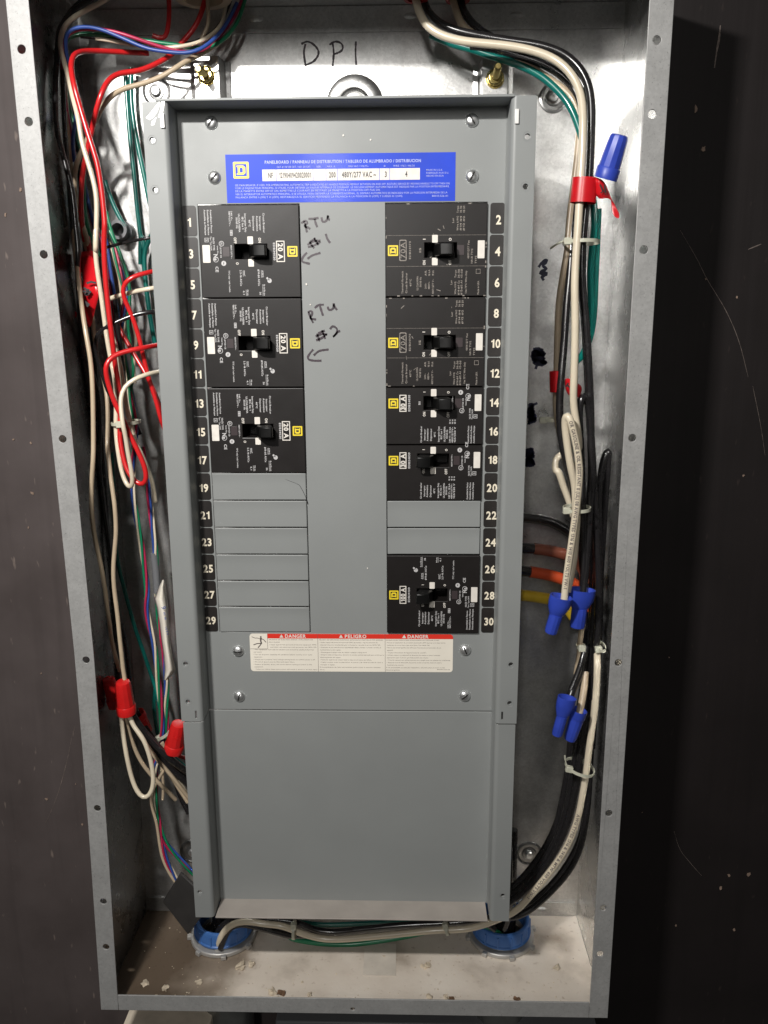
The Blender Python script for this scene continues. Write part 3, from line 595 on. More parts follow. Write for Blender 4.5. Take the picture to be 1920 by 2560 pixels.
cols = [[(212,542,'HAZARD OF ELECTRIC SHOCK, EXPLOSION OR'), (212,292,'ARC FLASH'), (215,565,'• Apply appropriate personal protective equipment (PPE)'), (222,568,'and follow safe electrical work practices. See NFPA 70E.'), (97,545,'• This equipment must only be installed and serviced by qualified electrical'), (97,157,'personnel.'),
  (92,532,'• Turn off all power supplying this equipment before working on or inside'), (97,160,'equipment.'), (92,555,'• Always use a properly rated voltage sensing device to confirm power is off.'), (92,400,'• All unused spaces must be filled with blank fillers.'), (92,528,'• Replace all devices, doors, and covers before turning on power to this'), (97,165,'equipment.'), (107,573,'Failure to follow these instructions will result in death or serious injury.')],
 [(587,1062,'PELIGRO DE DESCARGA ELECTRICA, EXPLOSION O DESTELLO POR ARQUEO'), (590,1020,'• Utilice equipo de proteccion personal (EPP) apropiado y siga las practicas de'), (592,1042,'seguridad electrica establecidas por su Compania, consulte la norma NFPA 70E.'), (590,1047,'• Solamente el personal electrico especializado debera instalar y prestar servicio de'), (592,750,'mantenimiento a este equipo.'), (590,940,'• Desenergice el equipo antes de realizar cualquier trabajo en el.'), (590,1066,'• Siempre utilice un dispositivo detector de tension nominal adecuado para confirmar la'), (592,748,'desenergizacion del equipo.'), (590,975,'• Todos los espacios sin utilizar deberan taparse con placas de relleno.'), (592,1058,'• Vuelva a colocar todos los dispositivos, las puertas y las cubiertas antes de volver a'), (592,702,'energizar el equipo.'), (587,1040,'El incumplimiento de estas instrucciones podra causar la muerte o lesiones'), (587,625,'serias.')],
 [(1082,1475,"RISQUE D'ELECTROCUTION, D'EXPLOSION OU D'ECLAIR D'ARC"), (1085,1520,"• Portez un equipement de protection personnelle (EPP) approprie et observez les"), (1090,1408,'methodes de travail electrique securitaire. Voir NFPA 70E.'), (1085,1490,"• Seul un personnel qualifie doit effectuer l'installation et l'entretien de cet"), (1090,1135,'appareil.'), (1088,1385,"• Coupez l'alimentation de l'appareil avant d'y travailler."), (1085,1482,"• Utilisez toujours un dispositif de detection de tension a valeur nominale"), (1090,1398,"appropriee pour s'assurer que l'alimentation est coupee."), (1090,1562,"• Tous les espaces non utilises doivent etre remplis avec des plaques de remplissage."), (1088,1495,"• Replacez tous les dispositifs, les portes et les couvercles avant de mettre"), (1090,1213,"l'appareil sous tension."), (1082,1520,"Si ces precautions ne sont pas respectees, cela entrainera la mort ou des"), (1082,1187,'blessures graves.')]]
for c in cols:
    for k, (x0, x1, s) in enumerate(c):
        p, q = dm(x0, 120+k*18.9), dm(x1, 120+k*18.9)
        text(mb, s, ((p[0]+q[0])/2, YP-0.00026, p[1]), (1,0,0), (0,0,1), 0.0010, length=q[0]-p[0])
p, q = dm(1462, 342), dm(1557, 342); text(mb, '80043-626-02', ((p[0]+q[0])/2, YP-.00026, p[1]), (1,0,0), (0,0,1), 0.0009, length=q[0]-p[0])
mb.build('small_print', 'greyink', dl, smooth=0, fix=False)

# ---- marker writing beside the breakers  (window: 460,500 scale .2411)
WIN['a'] = (460, 500, .2411); WIN['b'] = (460, 850, .2411)
def hw(segs, lab):
    o = strokes('handwriting', segs, 0.0018, 'marker', cov, YP-0.00005, 0.18); o['label'] = lab
hw([[('a',1245,220),('a',1262,280),('a',1275,335)], [('a',1215,240),('a',1260,215),('a',1280,240),('a',1250,270),('a',1285,285),('a',1308,300)], [('a',1290,195),('a',1340,195),('a',1395,185)], [('a',1355,195),('a',1365,240),('a',1382,282)], [('a',1425,180),('a',1440,225),('a',1475,215),('a',1495,160)], [('a',1490,160),('a',1498,200),('a',1512,205)],
    [('a',1300,430),('a',1340,490),('a',1350,500)], [('a',1350,390),('a',1375,440),('a',1395,465)], [('a',1280,465),('a',1340,430),('a',1415,420)], [('a',1285,488),('a',1350,470),('a',1415,430)], [('a',1310,430),('a',1360,400)], [('a',1470,350),('a',1485,400),('a',1515,445)],
    [('a',1280,610),('a',1330,575),('a',1415,548)], [('a',1275,545),('a',1235,590),('a',1225,635),('a',1260,650),('a',1305,662)]], 'marker writing RTU #1 with an arrow')
hw([[('a',1290,1160),('a',1315,1225),('a',1340,1275)], [('a',1285,1165),('a',1320,1150),('a',1330,1180),('a',1310,1225),('a',1345,1235),('a',1370,1240)], [('a',1355,1120),('a',1395,1090),('a',1450,1085)], [('a',1410,1100),('a',1425,1150),('a',1442,1200)], [('a',1490,1105),('a',1505,1140),('a',1545,1125),('a',1553,1070)], [('a',1550,1080),('a',1570,1120),('a',1588,1140)],
    [('a',1380,1385),('a',1395,1430),('a',1405,1465)], [('a',1430,1350),('a',1450,1400),('a',1465,1440)], [('a',1365,1415),('a',1430,1390),('a',1485,1395)], [('a',1370,1455),('a',1430,1430),('a',1480,1390)], [('a',1390,1380),('a',1460,1355)], [('a',1515,1340),('a',1540,1310),('a',1585,1335),('a',1580,1380),('a',1545,1420),('a',1600,1365),('a',1620,1358)],
    [('b',1345,160),('b',1400,115),('b',1500,98)], [('b',1340,98),('b',1305,140),('b',1285,190),('b',1330,212),('b',1425,215)]], 'marker writing RTU #2 with an arrow')
# bits of paint wear and dust on the enamel
for x, z, r in ((0.0015, 0.0530, .0011), (0.0240, 0.0495, .0010), (-0.032, -0.065, .0011), (-0.029, -0.082, .0008), (0.05, -0.2755, .0009), (0.062, -0.2695, .0008), (0.091, -0.286, .0009), (0.058, -0.2965, .0010), (0.068, -0.2975, .0011), (0.018, -0.318, .0008), (-0.073, -0.2515, .0010), (0.10, -0.2705, .0008)):
    MB().plate([(x+r*random.uniform(.5,1)*math.cos(k*1.05), z+r*random.uniform(.5,1)*math.sin(k*1.05)) for k in range(6)], [], YP-0.0006, YP-0.0002).build('fleck', 'white', cov, smooth=0)

# ================================================================== lower blank cover
low = thing('blank_cover', 'plain grey lower cover plate without openings, below the danger label', 'cover', (0, YP, ZC2))
MB().plate(rect(-0.1362, ZC2, 0.1362, ZC1-0.0006), [], YP-0.0009, YP+0.0006).build('face_plate', 'paint', low, smooth=0, bevel=0.0005)
rail(-1, ZC1-0.0008, ZC2, 0.1548, low, [(0.1490, -0.6420)], [], -0.0008); rail(1, ZC1-0.0008, ZC2, 0.1548, low, [(0.1480, -0.6420)], [], -0.0008)
MB().box(-0.1350, 0.1340, YR-0.0012, YP+0.0003, ZC2-0.0006, ZC2+0.0009).build('bottom_lip', 'dustlip', low, bevel=0.0004)

# ================================================================== circuit breakers
YB = YP - 0.0026        # front of the breaker cases
def breaker(x0, row, poles, kind, amps, cat_no, label, on_side, group):
    """kind: 'L' (reads downward, left column), 'W' (worn, old style), 'R' (reads upward, right column)"""
    H = poles*PITCH*1000 - 0.9; Wd = 85.2; z0 = -row*PITCH - 0.0005
    t = thing('circuit_breaker', label, 'breaker', (x0, YB, z0), group)
    def mm(x, y): return x/1000.0, -y/1000.0
    def rc(x0_, y0_, x1_, y1_): return rect(x0_/1000, -y1_/1000, x1_/1000, -y0_/1000)
    # vertical centre of the handle window
    hy = H/2 if kind != 'R' or poles == 3 else 13.6
    fx = 43.4 if kind == 'L' else 41.6           # centre of the white flags
    if kind == 'L': w0, w1 = fx-13.5, fx+13.9
    elif on_side < 0: w0, w1 = fx-13.9, fx+14.2
    else: w0, w1 = fx-8.6, fx+18.6
    hh = 6.0
    MB().plate(rc(0, 0, Wd, H), [rc(w0, hy-hh, w1, hy+hh)], 0, 0.030).build('case_front', 'black', t, local=True, smooth=0, bevel=0.0006)
    MB().box(0.0004, Wd/1000-0.0004, 0.0301, 0.062, -H/1000+0.0004, -0.0004).build('case', 'black', t, local=True, smooth=0)
    # handle: curved drum filling the window plus the thrown lever
    prof = []; n = 10; px_, pr = (w0+w1)/2/1000, 0.0132
    s = 1 if on_side > 0 else -1; cx = (fx + s*6.0)/1000
    a0, a1 = (cx + s*(-0.0070), 0.0298), (cx + s*0.0052, 0.0298)
    b0, b1 = (cx + s*(-0.0022), -0.0118), (cx + s*0.0086, -0.0130)
    pts = [a0, (a0[0]+s*0.0006, -0.004), b0, ((b0[0]+b1[0])/2, -0.0132), b1, (b1[0]+s*0.0006, -0.0100), (a1[0]+s*0.0012, -0.002), a1]
    hb = MB().sweep(pts, -(hy+5.6)/1000, -(hy-5.6)/1000)
    cz = -hy/1000
    hb.v = [(x, y, cz + (z-cz)*(1.0 if y > -0.004 else 0.93 if y > -0.011 else 0.86)) for x, y, z in hb.v]
    hb.build('handle', 'handle', t, local=True, bevel=0.0009)
    # white position flags either side of the window
    for y0_, y1_ in ((hy-12.3, hy-6.1), (hy+6.1, hy+12.2)):
        MB().plate(rrect((fx-2.4)/1000, -y1_/1000, (fx+2.4)/1000, -y0_/1000, 0.0006), [], -0.00025, -0.00003).build('position_flag', 'white', t, local=True, smooth=0)
    # trip window, blank white ticket, emblem, rating box
    if kind == 'L': bx, tx, lx, rx = (19.6, 25.4), (2.4, 8.8), 74.6, (65.2, 72.4)
    else: bx, tx, lx, rx = (60.4, 66.2), (77.6, 83.4), 2.0, (11.6, 17.8)
    if kind == 'R' and on_side < 0: bx = (59.8, 65.2)
    MB().plate(rrect(bx[0]/1000, -(hy+4)/1000, bx[1]/1000, -(hy-4)/1000, 0.0006), [], -0.0004, -0.00003).build('trip_window', 'button', t, local=True, smooth=0, bevel=0.0002)
    ty = hy + (1.6 if kind == 'L' else -0.4)
    MB().plate(rrect(tx[0]/1000, -(ty+7.2)/1000, tx[1]/1000, -(ty-7.2)/1000, 0.0005), [], -0.00025, -0.00003).build('blank_ticket', 'white', t, local=True, smooth=0)
    up = (1,0,0) if kind == 'L' else (-1,0,0); rd = (0,0,-1) if kind == 'L' else (0,0,1)
    logo(t, lx/1000, -(hy-4.2)/1000, 0.0086, up, 0.0)
    pm = 'printdim' if kind == 'W' else 'print'
    mb = MB(); y0_, y1_ = (hy-8.6, hy+8.6) if kind != 'R' or poles == 3 else (hy-7.4, hy+7.4)
    mb.plate(rrect(rx[0]/1000, -y1_/1000, rx[1]/1000, -y0_/1000, 0.0012 if kind == 'W' else 0.0002), [rrect((rx[0]+.75)/1000, -(y1_-.75)/1000, (rx[1]-.75)/1000, -(y0_+.75)/1000, 0.0009 if kind == 'W' else 0.0002)[::-1]], -0.0002, -0.00003)
    text(mb, amps, ((rx[0]+rx[1])/2000, -0.0002, -hy/1000), rd, up, 0.0041, length=0.0132 if poles == 3 else 0.0120, bold=kind != 'W')
    mb.build('rating_box', pm if kind == 'W' else 'white', t, local=True, smooth=0, fix=False)
    # printed matter
    mb = MB(); big = MB()
    def T(x, ya, yb, s, h=1.35, m=None, bold=True): text(m or mb, s, (x/1000, -0.00012, -(ya+yb)/2000), rd, up, h/1000, length=(yb-ya)/1000, bold=bold)
    def ring(x, y, r, ri): mb.plate(circ(x/1000, -y/1000, r/1000, 18), [circ(x/1000, -y/1000, ri/1000, 18)[::-1]], -0.0002, -0.00003)
    def bar(x0_, ya, x1_, yb): mb.plate(rc(x0_, ya, x1_, yb), [], -0.0002, -0.00003)
    def square(x, y, w): mb.plate(rc(x-w, y-w, x+w, y+w), [rc(x-w+.35, y-w+.35, x+w-.35, y+w-.35)[::-1]], -0.0002, -0.00003)
    def screwicon(x, y):
        mb.plate(circ(x/1000, -y/1000, 0.0019, 12), [circ((x-.5)/1000, -(y-.3)/1000, 0.0007, 10)[::-1]], -0.0002, -0.00003)
        mb.ribbon([Vector((x/1000, -.00012, -y/1000)), Vector(((x+(-2.4))/1000, -.00012, -(y-2.6)/1000))], (0,-1,0), 0.0016, 0.00008)
    c = hy - H/2   # 0 for centred windows
    if kind in 'LR':
        f = (lambda x: x) if kind == 'L' else (lambda x: 85.2 - x)          # the right column is the same print turned half round
        g = (lambda a, b: (a, b)) if kind == 'L' else (lambda a, b: (H-b, H-a))
        full = poles == 3
        blk = [(55.4, 6.7, 22.6, 'Circuit Breaker'), (52.3, 9.4, 20.6, 'Interruptor'), (49.8, 9, 21.2, 'Automatico'), (46.7, 9, 21.2, 'Disjoncteur'), (43.4, 12, 17.6, '40°C'), (39.9, 7, 22, 'Interrupting Duty'), (37.6, 9.6, 19.6, 'IEC Ics 1'), (34.7, 7.2, 22, 'UL/CSA/NEMA'), (32.6, 10, 19, '50/60 Hz')]
        if full:
            for x, ya, yb, s in blk: T(f(x), *g(ya, yb), s, 1.5)
            T(f(28.4), *g(5, 12.6), '240 V~', 1.3); T(f(26.6), *g(5, 17), '480Y/277V~', 1.3)
            for d in (0, 1.9): square(f(27.6), g(21.2+2.3*(d > 0), 21.2+2.3*(d > 0))[0], 1.1)
            T(f(27.6), *g(20.4, 24.4), '18 14', 1.2)
            for k, s in enumerate(('Assembled in Mexico', 'Ensamblado en Mexico', 'Assemble au Mexique')): T(f(11.0-2.6*k), *g(3.8, (22.4, 24.0, 24.0)[k]), s, 1.4)
            square(f(6.3), g(28, 28)[0], 1.7); T(f(6.3), *g(27.2, 28.8), '2', 1.6)
            T(f(12.2), *g(26, 36.4), 'HACR TYPE', 1.5); T(f(9.9), *g(25.2, 36.6), 'Tipo / Type CAFR', 1.2)
            T(f(24.3), *g(53, 71), '75°C only / solo / seulem.', 1.3)
            T(f(37.4), *g(53, 57.6), 'mm²', 1.3); bar(f(36.2)-.15, *[v for v in (g(53, 58)[0],)], f(36.2)+.15, g(53, 58)[1]); T(f(34.2), *g(52.6, 65.6), '2.5-16 Al/Cu', 1.5)
            T(f(53.0), *g(53, 58.6), 'AWG', 1.4); bar(f(51.8)-.15, g(53, 59)[0], f(51.8)+.15, g(53, 59)[1]); T(f(49.6), *g(52.2, 65.6), '#14-#6 Al/Cu', 1.6)
            T(f(54.0), *g(64.5, 73.8), 'lb-in/lb-po', 1.3); bar(f(52.6)-.15, g(64.5, 74)[0], f(52.6)+.15, g(64.5, 74)[1]); T(f(50.4), *g(70.6, 73.2), '36', 1.5)
            T(f(39.6), *g(68.8, 73.6), 'N·m', 1.3); bar(f(38.2)-.15, g(68.8, 73.8)[0], f(38.2)+.15, g(68.8, 73.8)[1]); T(f(36.2), *g(69.6, 73), '4.1', 1.4)
            screwicon(f(58.6), g(61.5, 61.5)[0])
            mid = 37.65
        else:   # two-pole: text below the handle, no room above
            for x, ya, yb, s in blk: T(85.2-x+1.0, 25.4+ya*1.0+1.5, 25.4+yb*0.97+1.0, s, 1.45)
            for k in range(3): T(56.2+2.2*k, 28, 32, '18 14', 1.3); T(56.2+2.2*k, 34.5, 48.4, ('240 V~ 18 kA', '480Y/277V~', '125/250 V'  )[k], 1.4)
            for k, s in enumerate(('Assembled in Mexico', 'Ensamblado en Mexico', 'Assemble au Mexique')): T(72.4+2.5*k, 33.5, 49.0, s, 1.4)
            square(78.4, 25.2, 1.7); T(78.4, 24.4, 26.0, '2', 1.6); T(73.6, 18.2, 27.5, 'HACR TYPE', 1.4); T(75.6, 19.0, 27.8, 'Tipo CAFR', 1.2)
            mid = None
        o_ = hy
        def mid_g(dy): return o_ + (dy if kind == 'L' else -dy)
        ring(f(18.8), mid_g(-6.6), 2.2, 1.75); T(f(18.8), o_-8 if kind == 'L' else o_+5.4, o_-5.4 if kind == 'L' else o_+8, 'UL', 1.7)
        mb.plate(circ(f(20)/1000, -mid_g(9.4)/1000, 0.0021, 18), [rc(f(20)-.35, mid_g(9.4)-.9, f(20)+.35, mid_g(9.4)+.9)[::-1]], -0.0002, -0.00003)
        T(f(17.9), o_-4.2, o_+4.8, 'LISTED CB', 1.2); T(f(15.4), o_-5, o_+2, 'Issue No.', 1.1)
        T(f(27.0), o_-5.6, o_+5.6, '480Y/277V~', 1.15)
        T(f(13.4), mid_g(4.5)-2.8, mid_g(4.5)+2.6, 'Ne', 3.4, bold=True); ring(f(13.4), mid_g(6.2), 2.3, 1.9)
        T(f(14.0), mid_g(14.2)-2.4, mid_g(14.2)+2.4, 'CE', 2.4)
        if kind == 'L':
            T(30.6, o_-11.6, o_-6.6, 'OFF', 2.2, big, True); T(51.4, o_-11.2, o_-7.2, 'ON', 2.2, big, True); T(31.6, o_+8.6, o_+10.6, 'O', 2.1, big, True)
        else:
            xo, xi = (54.4, 33.4) if on_side > 0 else (53.2, 33.0)
            T(xo, o_+7.6, o_+12.6, 'OFF', 2.2, big, True); T(xi, o_+7.6, o_+11.6, 'ON', 2.2, big, True); T(xo, o_-10.4, o_-8.4, 'O', 2.1, big, True); T(xi, o_-10.0, o_-9.4, 'I', 2.0, big, True)
            T(29.2, o_-1.4, o_+1.6, 'SI', 1.6); 
        T(63.5 if kind == 'L' else 20.2, hy-7.2, hy+7.2, cat_no, 1.7)
    else:
        for x, ya, yb, s in ((14.2, 54.4, 73, 'Thermal-Magnetic'), (17.6, 55.8, 72.6, 'Circuit Breaker'), (21.2, 61, 67, '40°C'), (27.0, 58.6, 70.4, 'UL/CSA/NEMA'), (29.6, 59.4, 67.6, '50/60 Hz'),
              (34.0, 54, 58.2, 'AIR'), (37.0, 53.4, 58.6, '18 kA'), (40.2, 54, 58.4, '18 kA'), (34.0, 64.2, 69, '240V~'), (36.8, 63.2, 69.4, '480V~'), (40.2, 61, 73.4, '480Y/277 V~'), (55.8, 62.2, 65.8, 'Lug'), (59.2, 53.6, 60, 'Torque'), (62.0, 53.2, 60.4, '36-50'), (64.4, 53.2, 60.4, '45-50'),
              (59.2, 63.4, 73.6, 'Wire AWG'), (62.0, 62.4, 74.2, '#14-#4 Cu'), (64.4, 62.4, 74.2, '#12-#2 Al'), (68.2, 54.4, 73, 'Use 75°C Wire Only'), (78.6, 62.8, 74, 'Made in USA'),
              (56.6, 12, 16, 'Lug'), (60.4, 2.4, 8, 'Torque'), (63, 2.4, 8, '36 50'), (65.6, 2.4, 8, '45 50'), (60.4, 10.5, 22, 'Wire AWG'), (63, 10.5, 22, '#14 #4'), (65.6, 10.5, 22, '#12 #2'),
              (69.8, hy-7.6, hy+7, '480Y/277 Vac'), (72.8, hy-1, hy+11, 'HACR TYPE'), (76.2, hy+4.6, hy+11, 'TYPE'), (20.6, hy-7.4, hy+7.2, cat_no)):
            T(x, ya, yb, s, 1.5)
        square(78.4, 55, 1.9); T(29.2, hy-2, hy+2, 'IS', 1.6)
        xo, xi = 54.4, 32.6
        T(xo, hy+8, hy+12, 'OFF', 2.1, big, True); T(xi, hy+8.2, hy+12.0, 'ON', 2.2, big, True); T(xo, hy-9.8, hy-7.4, 'O', 2.2, big, True); T(xi, hy-9.2, hy-8.4, 'I', 2.2, big, True)
        for y in (25.6, 50.6): MB().box(0.0006, 0.0846, -0.00012, 0.0, -y/1000-0.0001, -y/1000+0.0001).build('pole_seam', 'printdim', t, local=True, smooth=0)
    mb.build('small_print', pm, t, local=True, smooth=0, fix=False)
    big.build('position_print', 'white', t, local=True, smooth=0, fix=False)
    if kind == 'W':   # scuffed corners and scratches on the older pair
        wm = MB()
        for _ in range(16):
            e = random.choice('tblr'); q = random.random()
            x, y = {'t': (q*85, .5), 'b': (q*85, H-.5), 'l': (.6, q*H), 'r': (84.6, q*H)}[e]; a = random.uniform(.3, 1.4); b_ = random.uniform(.2, .6)
            if e in 'lr': a, b_ = b_, a
            wm.plate(rc(max(.1, x-a), max(.1, y-b_), min(85.1, x+a), min(H-.1, y+b_)), [], -0.00012, -0.00002)
        for _ in range(7):
            x, y, an, l = random.uniform(6, 60), random.uniform(4, H-4), random.uniform(0, 3.1), random.uniform(1, 4)
            wm.ribbon([Vector((x/1000, -.0001, -y/1000)), Vector(((x+l*math.cos(an))/1000, -.0001, -(y+l*math.sin(an))/1000))], (0,-1,0), random.uniform(.0002, .0008), .00005)
        wm.build('scuff', 'printdim', t, local=True, smooth=0)['kind'] = 'stuff'
    return t
G20 = '20 amp breakers in the left column'
LX, RX = OL[0]+0.0006, OR[0]+0.0002
breaker(LX, 0, 3, 'L', '20 A', 'EDB34020', 'black 20 A three-pole breaker at top of left column, numbers 1 to 5', 1, G20)
breaker(LX, 3, 3, 'L', '20 A', 'EDB34020', 'black 20 A three-pole breaker in mid left column, numbers 7 to 11', 1, G20)
breaker(LX, 6, 3, 'L', '20 A', 'EDB34020', 'black 20 A three-pole breaker at numbers 13 to 17 above the blank fillers', 1, G20)
breaker(RX, 0, 3, 'W', '70A', 'EDB34070', 'scuffed 70A three-pole breaker at the top of the right column beside numbers 2 to 6', 1, '70 amp breakers in the right column')
breaker(RX, 3, 3, 'W', '70A', 'EDB34070', 'scuffed 70A three-pole breaker beside numbers 8 to 12', 1, '70 amp breakers in the right column')
breaker(RX, 6, 2, 'R', '30 A', 'EDB24030', 'black 30 A two-pole breaker at numbers 14 and 16 with handle thrown to OFF', 1, '30 amp breakers in the right column')
breaker(RX, 8, 2, 'R', '30 A', 'EDB24030', 'black 30 A two-pole breaker at numbers 18 and 20 with handle thrown to ON', -1, '30 amp breakers in the right column')
breaker(RX, 12, 3, 'R', '100 A', 'EDB34100', 'black 100 A three-pole breaker at numbers 26 to 30 above the danger label', -1, None)

# ================================================================== wiring
def wire(spec, r, material, label, group=None, name='wire', seg=10):
    P_ = route(spec); o = MB().tube(P_, r, seg).build(name, material, smooth=60)
    tag(o, label, 'wire', group); return P_, o
RL, RS = 0.0021, 0.00125
GLW = 'wires down the left gutter'; GRW = 'wires down the right gutter'; GBW = 'wires along the cabinet floor'
# ---- left gutter
wire('A 960,345,28 800,338,42 600,330 490,345,80 462,410 472,520,105 520,700 580,900 630,1060 660,1250 680,1450 B 775,10,108 770,150 778,350 800,600 830,850,100 850,1020 875,1180,90 888,1300 892,1420 889,1500 C 888,60,95 905,150 935,275 985,352,100 1040,398 1082,375 1085,300 1040,180 992,80 950,5,104 B 925,1470 870,1370 815,1230 782,1100 783,1040,112 825,980 920,945 1050,920,98 1180,895,78 1280,878,66',
     RL+.0002, 'w_red', 'red wire running the left gutter, looping up into the breaker at number 9', GLW)
wire('A 1335,-30,40 1300,100 1245,205,40 1185,265,40 1120,350,44 1080,375 1000,420 900,460 770,475 700,520 655,610,82 622,720 606,790 590,870,75 560,1000 540,1090 525,1280 530,1430 560,1600,60 B 640,60 660,200 678,300',
     RL+.0002, 'w_red', 'red wire bending sharply below the top bundle left of the cover corner', GLW)
wire('B 1280,325,68 1125,352,88 1030,375 950,405,97 905,465 915,540 960,640 1000,740 1040,880 1075,1040 1110,1170 1160,1320 1195,1460,80 1250,1580,68', RL, 'w_red', 'red wire hooking behind the left rail beside number 5', GLW)
wire('B 860,720,52 915,830 960,910 1020,1010 1080,1110 1130,1210,66 1190,1360 1250,1480', RL, 'w_red', 'short red wire crossing behind the red one at number 11', GLW)
wire('A 1480,225,32 1370,310 1280,360,40 1200,400,52 1060,490 920,545 780,580 700,640 655,700,72 625,770 590,850 555,930,65 505,1030 482,1130 490,1300 530,1450 570,1600 B 600,20 625,120 655,220 680,330,58',
     RL+.0002, 'w_beige', 'beige wire curving from the top left corner of the cover down to the red flag', GLW)
wire('Q 960,-40,45 780,70 600,160 420,270 310,410 275,600,75 290,700 340,880 390,1060 430,1250 A 510,780,95 525,900 560,1020 600,1150 625,1280 625,1450 620,1640 B 712,10,100 705,150 715,300 745,500 770,680 790,830 820,1000 850,1150 862,1300,90 858,1450 862,1580 C 870,110,95 900,290 935,385 965,418,102 985,385 972,280 945,140 925,0 B 915,1520,114 900,1400 893,1290 915,1205 990,1150 1080,1115,98 1180,1095 1290,1078,68',
     RL, 'w_white', 'white wire with a hairpin loop above number 19, turning into the rail beside number 11', GLW)
wire('A 345,330,50 340,430,60 350,560 365,780 395,960 430,1150 460,1350 475,1500 485,1640 B 530,10,65 550,150,76 575,330,90 590,480 610,640 640,830,112 670,1000 685,1200 690,1400 692,1640 C 690,200,122 678,400 680,600 700,770 740,950,112 775,1150 800,1350 815,1440 D 825,110 855,240 888,345,70',
     RL, 'w_beige', 'long beige wire nearest the left wall, ending at the red connectors', GLW)
wire('B 672,600,55 690,740,58 700,850 725,1020 760,1120 790,1250 800,1450 795,1640 C 800,150,92 820,330 850,550,100 860,750 850,860 840,1000 845,1150 870,1350 890,1560 D 898,200 910,320 925,420', RL, 'w_beige', 'beige wire parallel to the outer one, passing through the pair of red connectors', GLW)
wire('B 1280,450,68 1135,475,86 1020,495 900,525 812,552,82 775,610,64 800,760 840,850 880,1000 905,1130 925,1260 945,1400 965,1460,76 C 1000,60,72 1060,190 1105,300 1135,400,62 1150,520', RL, 'w_white', 'white wire crossing to the left rail between numbers 5 and 7', GLW)
wire('B 1280,640,68 1140,650,86 1000,670 880,720 780,765,96 720,815 702,890 725,1010 770,1150 830,1320 880,1450 C 905,60,68 915,220,50', RL, 'w_black', 'black wire bowing out of the left rail at number 7', GLW)
wire('Q 800,-60,40 560,80 380,230 260,400,62 200,600 175,800 165,1000 A 330,600 370,850,88 420,1050 470,1250 490,1450 510,1640 B 575,250,90 590,600 600,900,70 595,1250 600,1640 C 615,500 640,900,45 700,1300 760,1600', RL+.0004, 'w_black', 'black wire hugging the left side wall from the top corner', GLW)
wire('Q 660,-60,35 450,120 300,280 215,440,55 165,700 150,950 A 335,640 380,920,70 405,1100 440,1300 B 520,120,70 560,400 600,760 660,1010 730,1300 C 740,300,55 800,800 870,1300 D 930,150 960,420,50', RL, 'w_black', 'second black wire behind the long beige one in the left gutter', GLW)
wire('B 850,540,60 868,740 890,900 910,1080 935,1240 975,1400,50 1040,1560', RL, 'w_black', 'glossy black wire just behind the white loop in the left gutter', GLW)
wire('B 1280,78,70 1110,102,86 960,130 840,158 780,176,72', 0.0014, 'w_black', 'thin black wire reaching the left rail beside number 3', GLW)
wire('A 850,440,16 850,650 872,830 905,1000 935,1140 965,1290 1000,1480 B 1070,200,16 1100,600 1150,900', RL+.0002, 'w_teal', 'teal green wire on the back panel beside the left rail', GLW)
wire('A 812,470,10 825,680 838,850 865,1100 895,1400 930,1640 B 1050,60,10 1040,300', RL, 'w_teal', 'second teal wire left of the one by the rail', GLW)
wire('C 770,150,18 782,380 800,550 830,750 870,950 930,1200 1000,1450 1060,1620 D 1110,350 1160,500 1190,650,40 1215,760', RL, 'w_teal', 'teal wire slanting down the left gutter past number 27', GLW)
wire('D 1150,480,35 1140,600 1155,740 1180,860 1260,960 1400,1080', RL, 'w_teal', 'teal wire beside the small white tie near the red connector at the rail', GLW)
wire('A 680,1170,22 720,1290 770,1400 812,1470,22', RL, 'w_teal', 'short teal wire entering the grey fitting left of number 1', GLW)
wire('A 690,1370,48 720,1500 760,1600 B 800,20 840,110 880,185 912,290 935,350 962,480 958,600 945,750 960,860 985,1010 992,1100 970,1200 985,1330 1015,1450,50', RS+.0003, 'w_green', 'thin green wire behind the red one beside numbers 3 to 11', GLW)
wire('A 300,420,40 318,640 345,900 385,1130 425,1380 450,1600 B 520,240,44 545,520 575,820 610,1120 640,1450 C 650,180,44 660,520 690,900 730,1250 770,1560 D 800,260,50 850,420', RL+.0003, 'w_black', 'black wire lying against the left side wall', GLW)
wire('A 420,560,40 455,720 500,900 520,1060 560,1250 600,1420 650,1580 B 770,60,40 800,220 830,420 870,640 905,860 940,1050 980,1250 1010,1420', RS+.0004, 'w_blue', 'thin blue wire behind the red and white pair beside number 5', GLW)
wire('A 455,700,36 480,860 500,980 535,1150 575,1330 615,1500 B 735,60,40 775,260 820,500 850,700 880,900', RS+.0004, 'w_pink', 'thin crimson wire behind the red and white pair', GLW)
wire('B 985,720,52 1000,800 1010,900 990,1040 1000,1180,48', RS+.0003, 'w_white', 'thin white wire between the red ones beside number 9', GLW)
wire('A 560,1290,30 600,1400 640,1500 690,1600 B 790,100,34 850,260 890,420 905,600,34', RS+.0005, 'w_beige', 'thin beige wire behind the tall red one beside number 3', GLW)
wire('D 985,600,60 1060,740 1140,860 1220,980 1290,1120 1330,1260,56 1400,1400', 0.0030, 'w_black', 'third black wire fanning out toward the lower left rail', GLW)
wire('D 1120,900,66 1190,1010 1240,1090 1300,1180 1390,1320,58', RL, 'w_beige', 'beige wire between black ones at the lower left rail', GLW)
wire('D 1180,960,70 1260,1040 1330,1090 1440,1180,62', 0.0030, 'w_black', 'short black wire under the red connector at the rail', GLW)
wire('D 1040,700,46 1120,830 1200,900 1290,960 1420,1010,52', RL, 'w_red', 'dark red wire behind the black ones at the lower left', GLW)
